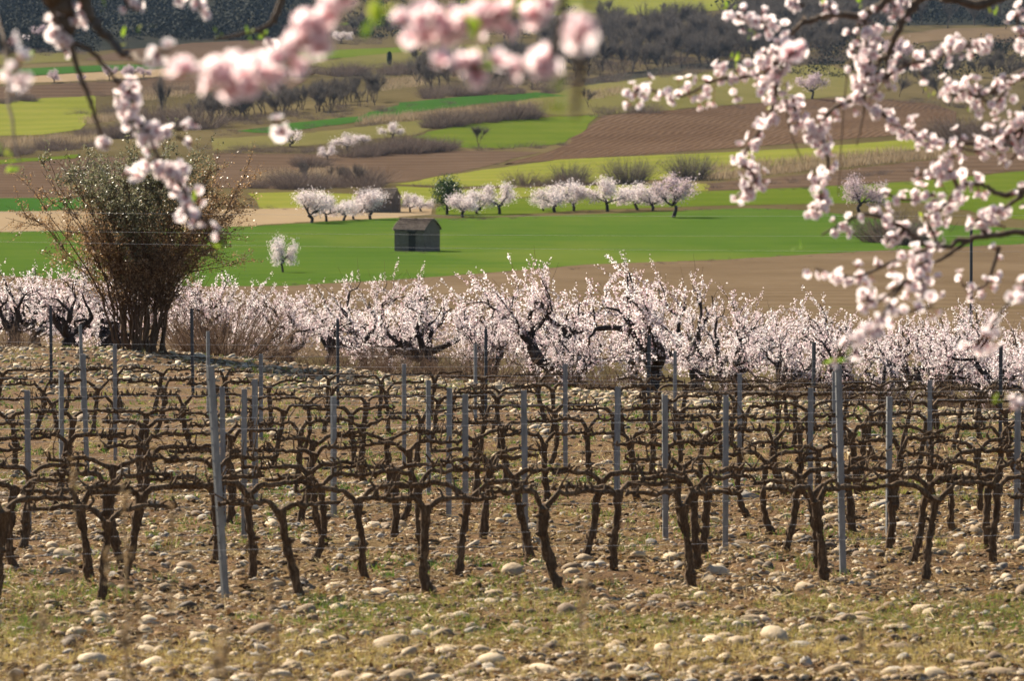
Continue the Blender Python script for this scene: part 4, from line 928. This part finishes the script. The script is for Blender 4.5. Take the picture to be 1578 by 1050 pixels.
# ------------------------------------------------------------------ overhanging blossoming branches close to the camera
def petal_mat(name, base, edge, heart, tr):
    m, nt = newmat(name); t = attr(nt)        # tint: 0 at the heart of a flower, 1 at the petal rim
    c = ramp(nt, [(0, heart), (.12, heart), (.42, base), (1, edge)], t); oi = N(nt, 'ShaderNodeObjectInfo').outputs['Random']
    c = mixc(nt, math_(nt, 'MULTIPLY', oi, .35), c, base); finish(nt, c, .55, None, 0, 0, .25, tr, c); return m
M['p_white'] = petal_mat('white_petal', (.87, .77, .77), (.94, .90, .89), (.45, .12, .14), .62)
M['p_pink'] = petal_mat('pink_petal', (.92, .70, .72), (.97, .89, .89), (.5, .10, .15), .68)
M['calyx'] = tint_mat('calyx', [(0, (.10, .03, .025)), (.5, (.18, .07, .045)), (1, (.22, .16, .05))], .6, .3, obj_rand=True)
M['leaflet'] = tint_mat('new_leaf', [(0, (.12, .22, .02)), (.5, (.22, .33, .03)), (1, (.38, .42, .06))], .5, .3, trans=.5)
def flower(seed, mat, cup):
    """five notched cupped petals, heart and stamens, diameter 1"""
    rg = np.random.default_rng(seed); mb = MB(); st = MB()
    for k in range(5):
        a = k * 2 * math.pi / 5 + rg.normal(0, .08); tilt = cup + rg.normal(0, .12); L = .5 * rg.uniform(.9, 1.08); V = []; T = []
        for i, u in enumerate((.10, .42, .75, 1.0)):
            w = (.09, .27, .33, .17)[i] * rg.uniform(.92, 1.08)
            for v in (-1, 0, 1):
                r = L * u * (1 - .10 * (v == 0) * (u == 1.0)); z = r * math.sin(tilt) * (.6 + .4 * u) + .05 * abs(v) * u + rg.normal(0, .012); rr = r * math.cos(tilt)
                V.append((math.cos(a) * rr - math.sin(a) * w * v, math.sin(a) * rr + math.cos(a) * w * v, z)); T.append(u)
        f = [[i * 3 + j, i * 3 + j + 1, i * 3 + j + 4, i * 3 + j + 3] for i in range(3) for j in range(2)]; mb.add(V, f, T)
    for k in range(9):
        d = unit(np.array([rg.normal(0, .4), rg.normal(0, .4), 1.0])); blades(mb, np.zeros((1, 3)), .26, .03, d[None], .1, rg)
    tube(mb, [(0, 0, -.2), (0, 0, -.08), (0, 0, .02)], [.03, .085, .07], 5, tint=0.0)
    return mb.mesh('blossom', mat)
FW = [flower(700 + k, M['p_white'], c) for k, c in enumerate((.2, .35, .55, .8, .3, 1.1))]
FP = [flower(720 + k, M['p_pink'], c) for k, c in enumerate((.25, .45, .7, .9, .35))]
def quat_for(rg, d):
    return Vector([float(c) for c in d]).to_track_quat('Z', 'Y') @ Matrix.Rotation(rg.uniform(0, 6.28), 3, 'Z').to_quaternion()
def almond_bough(name, label, seed, limbs, strips, leaves, flowers, dia, loc, petal, df=1.0, sf=1.35):
    """limbs: (points (px, py, depth), r0, r1); strips: (points, depth, flowers, spread px)"""
    rg = np.random.default_rng(seed); root = empty(name, loc); off = np.array(loc, float)
    for pts, r0, r1 in limbs:
        r0, r1 = r0 * df * .9, r1 * df * .9; P = np.array([at(p[0], p[1], p[2] * df) for p in pts]) - off; P = catmull(P, 7); P[1:-1] += rg.normal(0, min(r0 * .25, .006), (len(P) - 2, 3)); mb = MB()
        tube(mb, P, np.linspace(r0, r1, len(P)) * (1 + rg.normal(0, .07, len(P))), 10 if r0 > .05 else 8, cap=True, rough=.2 if r0 > .05 else .08, rg=rg); mb.build('branch', M['twig'], root)
    F_, tw = [], MB()
    for pts, d, n, spr in strips:
        d = d * df; spr = spr * sf; P3 = np.array([at(p[0], p[1], d) for p in pts]) - off
        sc = d / F
        if len(P3) > 1:
            P3 = catmull(P3, 5); mb = MB(); tube(mb, P3, np.linspace(.0062, .0026, len(P3)) * max(1, d / 11), 5, rough=.1, rg=rg); mb.build('twig', M['twig'], root)
        nodes = rg.uniform(0, len(P3) - 1, max(1, n // 5)); nsp = rg.uniform(.5, 1.7, len(nodes))
        for _ in range(n):
            kn = rg.integers(0, len(nodes)); t = float(np.clip(nodes[kn] + rg.normal(0, .5), 0, len(P3) - 1)) if rg.random() < .45 else rg.uniform(0, len(P3) - 1); spr_ = spr * nsp[kn]; i = min(int(t), max(len(P3) - 2, 0)); b = P3[i] + (P3[min(i + 1, len(P3) - 1)] - P3[i]) * (t - i)
            v = rand_dirs(1, rg)[0]; c = b + v * spr_ * sc * rg.uniform(.3, 1.0) * np.array([1, 1.3, 1]); nrm = unit(v + rg.normal(0, .45, 3)); F_.append((c, nrm, dia * rg.uniform(.8, 1.15), b))
    F_.sort(key=lambda f: -f[2])
    stalks = MB(); extra = MB()
    for k, (c, nrm, s, b) in enumerate(F_):
        tube(stalks, [b, c], [.0016, .0013], 3)
        me = flowers[rg.integers(0, len(flowers))]; q = quat_for(rg, nrm)
        if k < 290:
            o = link('blossom', me, root); o.location = Vector([float(x) for x in c]); o.rotation_mode = 'QUATERNION'; o.rotation_quaternion = q; o.scale = (s, s, s)
        else:
            n = len(me.vertices); V = np.empty(n * 3, np.float32); me.vertices.foreach_get('co', V); V = V.reshape(-1, 3) @ np.array(q.to_matrix()).T * s + c
            T = np.empty(n, np.float32); me.attributes['tint'].data.foreach_get('value', T)
            for sz in (3, 4):
                fc = [list(p.vertices) for p in me.polygons if p.loop_total == sz]
                if fc: extra.v.append(V.astype(np.float32)); extra.f.append(np.array(fc) + extra.n); extra.t.append(T); extra.n += n
    stalks.build('stalks', M['calyx'], root)['kind'] = 'stuff'
    if extra.n: extra.build('blossoms', petal, root)['kind'] = 'stuff'
    lf = 0
    for px, py, d, n in leaves:
        c0 = at(px, py, d * df) - off
        for _ in range(n):
            mb = MB(); L = rg.uniform(.02, .036) * df; c = c0 + rg.normal(0, .012, 3) * np.array([1, 1, 1]); a = unit(rg.normal(0, .5, 3) + np.array([0, 0, .8])); b = unit(np.cross(a, rand_dirs(1, rg)[0])); nn_ = np.cross(a, b)
            V = [c, c + a * L * .35 + b * L * .2 + nn_ * .002, c + a * L * .7 + b * L * .16, c + a * L, c + a * L * .7 - b * L * .16, c + a * L * .35 - b * L * .2 + nn_ * .002]; mb.add(V, [[0, 1, 2, 5], [5, 2, 3, 4]], rg.random()); mb.build('leaf', M['leaflet'], root)
    return tag(root, label, 'almond tree')

# the tree on the right, its trunk outside the picture
D = 14.0
KR = 1.25; tb = on(2350, 13.5 * KR)
limbs = [([(2290, 300, 13.5), (2330, -200, 13.4), (2440, -900, 13.2)], .10, .03), ([(2340, 620, 13.5), (2520, 200, 13.8), (2800, -500, 14.4)], .09, .03), ([(2350, 1230, 13.5), (2370, 900, 13.5), (2325, 600, 13.5), (2260, 250, 13.5), (2050, -60, 13.6), (1800, -70, 13.8), (1560, -30, 14), (1420, -8, 14)], .15, .022), ([(1580, -36, 14), (1530, 2, 13.9), (1450, -4, 13.9)], .03, .012),
         ([(1440, -14, 14), (1416, 0, 14), (1391, 35, 14), (1378, 60, 14), (1370, 82, 14), (1350, 100, 14), (1335, 120, 14)], .017, .006),
         ([(1400, -30, 14), (1360, 4, 14), (1332, 22, 14), (1290, 23, 14), (1246, 31, 14), (1225, 46, 14), (1214, 62, 14)], .016, .007), ([(1360, 4, 14), (1338, 20, 14), (1316, 46, 14)], .011, .005),
         ([(2250, 250, 13.5), (2000, 330, 14), (1700, 350, 14), (1578, 358, 14), (1500, 366, 14), (1440, 382, 14), (1405, 362, 14), (1395, 352, 14)], .016, .005), ([(1700, 350, 14), (1600, 300, 14), (1540, 300, 14), (1516, 284, 14)], .018, .006),
         ([(2050, -60, 13.6), (1800, 60, 14.2), (1640, 110, 14.2), (1560, 120, 14.2), (1510, 150, 14.2)], .05, .006), ([(1640, 110, 14.2), (1600, 180, 14.2), (1530, 215, 14.2), (1470, 222, 14.2)], .018, .005), ([(1372, 80, 14), (1366, 105, 14), (1370, 140, 14)], .006, .004),
         ([(1500, 366, 14), (1450, 400, 14), (1400, 430, 14), (1370, 470, 14)], .008, .004), ([(1318, 60, 14.1), (1306, 110, 14.1), (1298, 200, 14.1), (1292, 300, 14.1)], .004, .002), ([(1335, 120, 14), (1330, 180, 14), (1320, 225, 14)], .005, .002), ([(1210, 150, 14), (1218, 200, 14), (1235, 245, 14)], .004, .002)]
strips = [(a_, b_, int(c_ * 1.2), e_) for a_, b_, c_, e_ in [([(1214, 62), (1190, 105), (1150, 118), (1100, 124), (1050, 148), (1000, 138), (972, 142)], D, 96, 17), ([(1214, 62), (1196, 85), (1165, 78)], D, 8, 10), ([(1190, 34), (1150, 32), (1122, 14)], D, 26, 12), ([(1240, 8), (1212, 4)], D, 8, 8), ([(1290, 20), (1274, 12)], D, 7, 9),
          ([(1332, 22), (1335, 65), (1342, 92), (1335, 112), (1345, 130), (1352, 145)], D, 74, 20), ([(1400, 5), (1372, 12), (1385, 26)], D, 16, 13), ([(1200, 110), (1192, 160), (1180, 186), (1162, 214), (1142, 250), (1158, 264), (1162, 282), (1136, 302)], D, 82, 13),
          ([(1222, 150), (1225, 172), (1232, 198)], D, 20, 11), ([(1330, 148), (1286, 166), (1262, 196), (1250, 208)], D, 30, 12), ([(1340, 130), (1316, 155)], D, 10, 9), ([(1360, 170), (1352, 174)], D, 8, 11), ([(1350, 165), (1376, 190), (1402, 202), (1422, 218), (1450, 222)], D, 30, 11),
          ([(1350, 128), (1400, 98), (1440, 92), (1472, 70), (1500, 72), (1524, 62)], D, 48, 13), ([(1510, 150), (1480, 140), (1460, 148)], D, 22, 14), ([(1560, 120), (1530, 160), (1498, 132)], D, 30, 15), ([(1640, 110), (1578, 60), (1566, 20)], D, 26, 13), ([(1600, 180), (1540, 220), (1500, 232), (1470, 222)], D, 62, 17),
          ([(1620, 190), (1578, 200), (1570, 230), (1556, 250)], D, 22, 15), ([(1262, 200), (1272, 228), (1276, 256), (1262, 282), (1266, 314), (1250, 332)], D, 46, 12), ([(1470, 240), (1430, 264), (1406, 272)], D, 14, 9), ([(1516, 284), (1480, 286), (1455, 318), (1430, 332)], D, 30, 13), ([(1440, 300), (1396, 308), (1360, 296)], D, 16, 12),
          ([(1395, 352), (1372, 372), (1360, 348)], D, 18, 10), ([(1395, 352), (1340, 330), (1300, 344), (1266, 362)], D, 18, 9), ([(1440, 382), (1440, 362), (1428, 344)], D, 16, 11), ([(1520, 362), (1505, 338), (1550, 350)], D, 20, 12), ([(1430, 384), (1382, 400), (1330, 424), (1300, 426), (1256, 414)], D - 1, 28, 11), ([(1430, 400), (1412, 416), (1424, 442), (1402, 436)], D - 1, 34, 14),
          ([(1400, 430), (1350, 466), (1328, 448)], D - 2, 14, 12), ([(1540, 380), (1518, 440), (1482, 440)], D, 16, 10), ([(1370, 470), (1392, 482), (1440, 470)], D - 2, 12, 11), ([(1370, 470), (1350, 500), (1322, 522), (1288, 540)], D - 3.5, 20, 13), ([(1600, 420), (1545, 478), (1522, 512), (1496, 540)], D - 3, 20, 13), ([(1640, 560), (1578, 612), (1556, 634)], D - 3, 12, 14),
          ([(1480, 300), (1460, 260), (1440, 282)], D, 14, 11), ([(1578, 300), (1545, 322), (1530, 330)], D, 12, 11)]]
leaves = [(1119, 15, D, 3), (1133, 96, D, 4), (1158, 57, D, 3), (1322, 2, D, 4), (1530, 22, D, 4), (1230, 384, D, 3), (1500, 172, D, 3), (1290, 548, D - 3.5, 4), (1530, 620, D - 3, 3), (1540, 238, D, 3), (1112, 302, D, 0), (1430, 145, D, 3), (1270, 10, D, 2), (1180, 175, D, 2), (1424, 345, D, 2)]
almond_bough('almond_tree', 'almond tree reaching in overhead, its white blossoming branches hanging over the fields', 801, limbs, strips, leaves, FW, .043, tb, M['p_white'], KR, 1.55)
o = None
# the tree on the left, also rooted outside the picture
KL = 1.25; tb = on(-900, 11.5 * KL)
DL = 11.5
limbs = [([(-900, 1420, 11.5), (-880, 600, 11.5), (-700, 100, 11.5), (-300, -90, 11.5), (0, -60, 11.5), (85, -12, 11.5), (98, 30, 11.5), (108, 62, 11.5)], .13, .010), ([(20, -60, 11.5), (118, -30, 11.4), (131, 0, 11.4), (150, 40, 11.4), (186, 76, 11.3), (226, 96, 11), (290, 104, 10.6)], .022, .006),
         ([(108, 62, 11.5), (118, 100, 11.5), (136, 150, 11.5), (152, 196, 11.5), (166, 228, 11.5)], .009, .005), ([(108, 62, 11.5), (140, 78, 11.5), (168, 108, 11.5), (180, 128, 11.5)], .008, .005), ([(-40, -60, 11.5), (2, 40, 11), (14, 160, 10.6), (30, 250, 10.4)], .006, .003), ([(440, -60, 12), (428, 20, 12), (400, 44, 12), (330, 60, 12)], .012, .004), ([(0, -60, 11.5), (440, -60, 12)], .03, .012)]
strips = [(a_, b_, int(c_ * 1.3), e_) for a_, b_, c_, e_ in [([(176, 122), (196, 136), (204, 150), (194, 166), (204, 182), (216, 192)], DL, 30, 13), ([(216, 192), (236, 204), (258, 206)], DL, 12, 11), ([(216, 192), (240, 232), (246, 256), (266, 262), (272, 278)], DL, 24, 13), ([(272, 278), (288, 302), (284, 322)], DL, 12, 11), ([(100, 20), (85, 40), (94, 58), (76, 12)], DL, 12, 12), ([(131, 0), (126, 24), (136, 34)], DL, 8, 9),
          ([(200, -20), (196, 6), (212, 16)], DL, 9, 11), ([(270, -20), (276, 6)], DL, 5, 9), ([(302, -10), (312, 20)], DL, 4, 6), ([(226, 96), (262, 74), (240, 84)], DL - 3, 6, 10), ([(0, 60), (28, 104), (8, 130)], DL - 4, 7, 16), ([(166, 228), (150, 214)], DL, 4, 6), ([(246, 240), (206, 268), (188, 270)], DL, 6, 9), ([(284, 322), (330, 352), (342, 376)], DL - 1, 5, 8), ([(272, 200), (304, 184)], DL, 3, 6), ([(272, 210), (296, 222)], DL, 2, 4), ([(400, 44), (425, 80)], DL, 2, 5), ([(420, 180), (440, 205)], DL - 2, 4, 9), ([(94, 58), (100, 66)], DL, 10, 13)]]
leaves = [(226, 44, DL, 3), (185, 62, DL, 2), (385, 62, DL, 4), (398, 66, DL, 3), (300, 312, DL, 2), (155, 20, DL, 2), (345, 384, DL - 1, 3), (5, 240, 10.4, 4), (8, 262, 10.4, 3), (40, 90, DL, 2), (330, 58, 12, 3)]
almond_bough('almond_tree', 'almond tree with thin dark twigs and white blossoms hanging before the large shrub', 802, limbs, strips, leaves, FW, .044, tb, M['p_white'], KL)
# blurred pink blossoms very close to the lens
tb = on(-1900, 4.6 * 1.6); DP = 4.6
limbs = [([(-1900, 3500, 4.6), (-1850, 1200, 4.6), (-1400, 0, 4.6), (-400, -260, 4.6), (300, -200, 4.6), (560, -60, 4.6)], .06, .008), ([(560, -60, 4.6), (700, -50, 4.7), (870, -40, 4.7), (1000, -60, 4.7)], .008, .004), ([(893, 62, 3.6), (894, 110, 3.65), (888, 150, 3.7), (886, 178, 3.7)], .0045, .003), ([(940, -80, 3.6), (915, -20, 3.6), (893, 50, 3.6)], .003, .002)]
strips = [([(560, -30), (520, 2), (490, 22), (476, 54), (446, 82), (430, 104), (380, 116), (330, 110), (286, 108)], DP, 60, 24), ([(820, -30), (826, 16), (785, 24), (742, 26), (704, 48), (682, 36), (640, 42), (614, 28)], DP + .2, 52, 26), ([(870, -20), (860, 60), (842, 98), (790, 104), (750, 96), (706, 106), (656, 92)], DP - .1, 20, 15), ([(893, 52), (892, 46)], 3.6, 5, 14), ([(1240, 60), (1204, 104), (1186, 128)], 7.2, 9, 18)]
leaves = [(568, 42, DP, 3), (580, 40, DP, 3), (744, 108, DP, 3), (852, 158, 3.7, 3), (735, 60, DP, 2)]
almond_bough('almond_tree', 'blurred pink blossoming almond branch very close to the camera', 803, limbs, strips, leaves, FP, .045, tb, M['p_pink'], 1.6, .95)

# ------------------------------------------------------------------ dry weeds close to the camera, lower left
M['weed'] = tint_mat('dry_weed', [(0, (.14, .09, .045)), (.5, (.30, .20, .10)), (1, (.48, .36, .21))], .8, .2, trans=.25)
def weed(px, d, top, n, lab, seed, spread=.2, heads=True):
    rg = np.random.default_rng(seed); g = on(px, d); h = at(px, top, d)[2] - g[2]; o = empty('dry_weed', g)
    for k in range(n):
        mb = MB(); hh = h * (1 if k == 0 else rg.uniform(.55, .95)); lean = rg.normal(0, spread, 2) if k else np.zeros(2)
        p = catmull([(rg.normal(0, .03), rg.normal(0, .03), 0), (lean[0] * .4, lean[1] * .4, hh * .5), (lean[0], lean[1], hh)], 5); tube(mb, p, np.linspace(.005, .002, len(p)), 4, tint=rg.random()); 
        for _ in range(7): i = rg.integers(4, len(p)); blades(mb, p[i][None], rg.uniform(.06, .18), .006, rg.normal(0, 1, (1, 3)) + np.array([0, 0, .5]), rg.random(), rg)
        so = mb.build('stalk', M['weed'], o)
        if heads:
            hd = MB(); leaf_quads(hd, p[-1] + rg.normal(0, 1, (26, 3)) * np.array([.006, .006, .028]), .03, .35, rg); x = hd.build('seed_head', M['weed'], so); x['kind'] = 'stuff'
    tag(o, lab, 'weed', 'dry weeds close to the camera')
weed(112, 15, 738, 2, 'tall dry weed stalk with a pale head in front of the leftmost vines', 1, .08)
weed(190, 16, 770, 3, 'tall dry weed crossing the second vine from the corner', 2, .06)
weed(262, 15, 800, 3, 'dry weed with side twigs between the leftmost vines and the leaning post', 3, .15)
weed(60, 10, 960, 46, 'dense blurred clump of dry weeds in the lower corner', 4, .35)
weed(190, 10, 975, 26, 'blurred dry weed clump below the leaning post', 5, .3)
weed(415, 15, 910, 2, 'short pale dry weed below the tall leaning post', 6, .04)
weed(905, 14, 905, 2, 'orange brown dry weed in the middle of the stony foreground', 7, .05)
weed(1330, 14, 985, 2, 'thin dry weed at the lower edge of the stones', 8, .05)

# ------------------------------------------------------------------ the air over the valley
def haze():
    mb = MB(); V = np.array([(x, y, z) for z in (-2.5, 330.0) for x, y in ((-2500, -50), (2500, -50), (2500, 5650), (-2500, 5650))])
    mb.add(V, [[0, 3, 2, 1], [4, 5, 6, 7], [0, 1, 5, 4], [1, 2, 6, 5], [2, 3, 7, 6], [3, 0, 4, 7]])
    m, nt = newmat('thin_air'); o = N(nt, 'ShaderNodeOutputMaterial'); v = N(nt, 'ShaderNodeVolumePrincipled')
    v.inputs['Color'].default_value = (.5, .70, 1.0, 1); v.inputs['Density'].default_value = .00002; v.inputs['Anisotropy'].default_value = .0
    nt.links.new(v.outputs[0], o.inputs['Volume'])
    tag(mb.build('haze', m, None, False), 'thin bluish haze of the air over the whole valley', 'haze', kind='stuff')
haze()
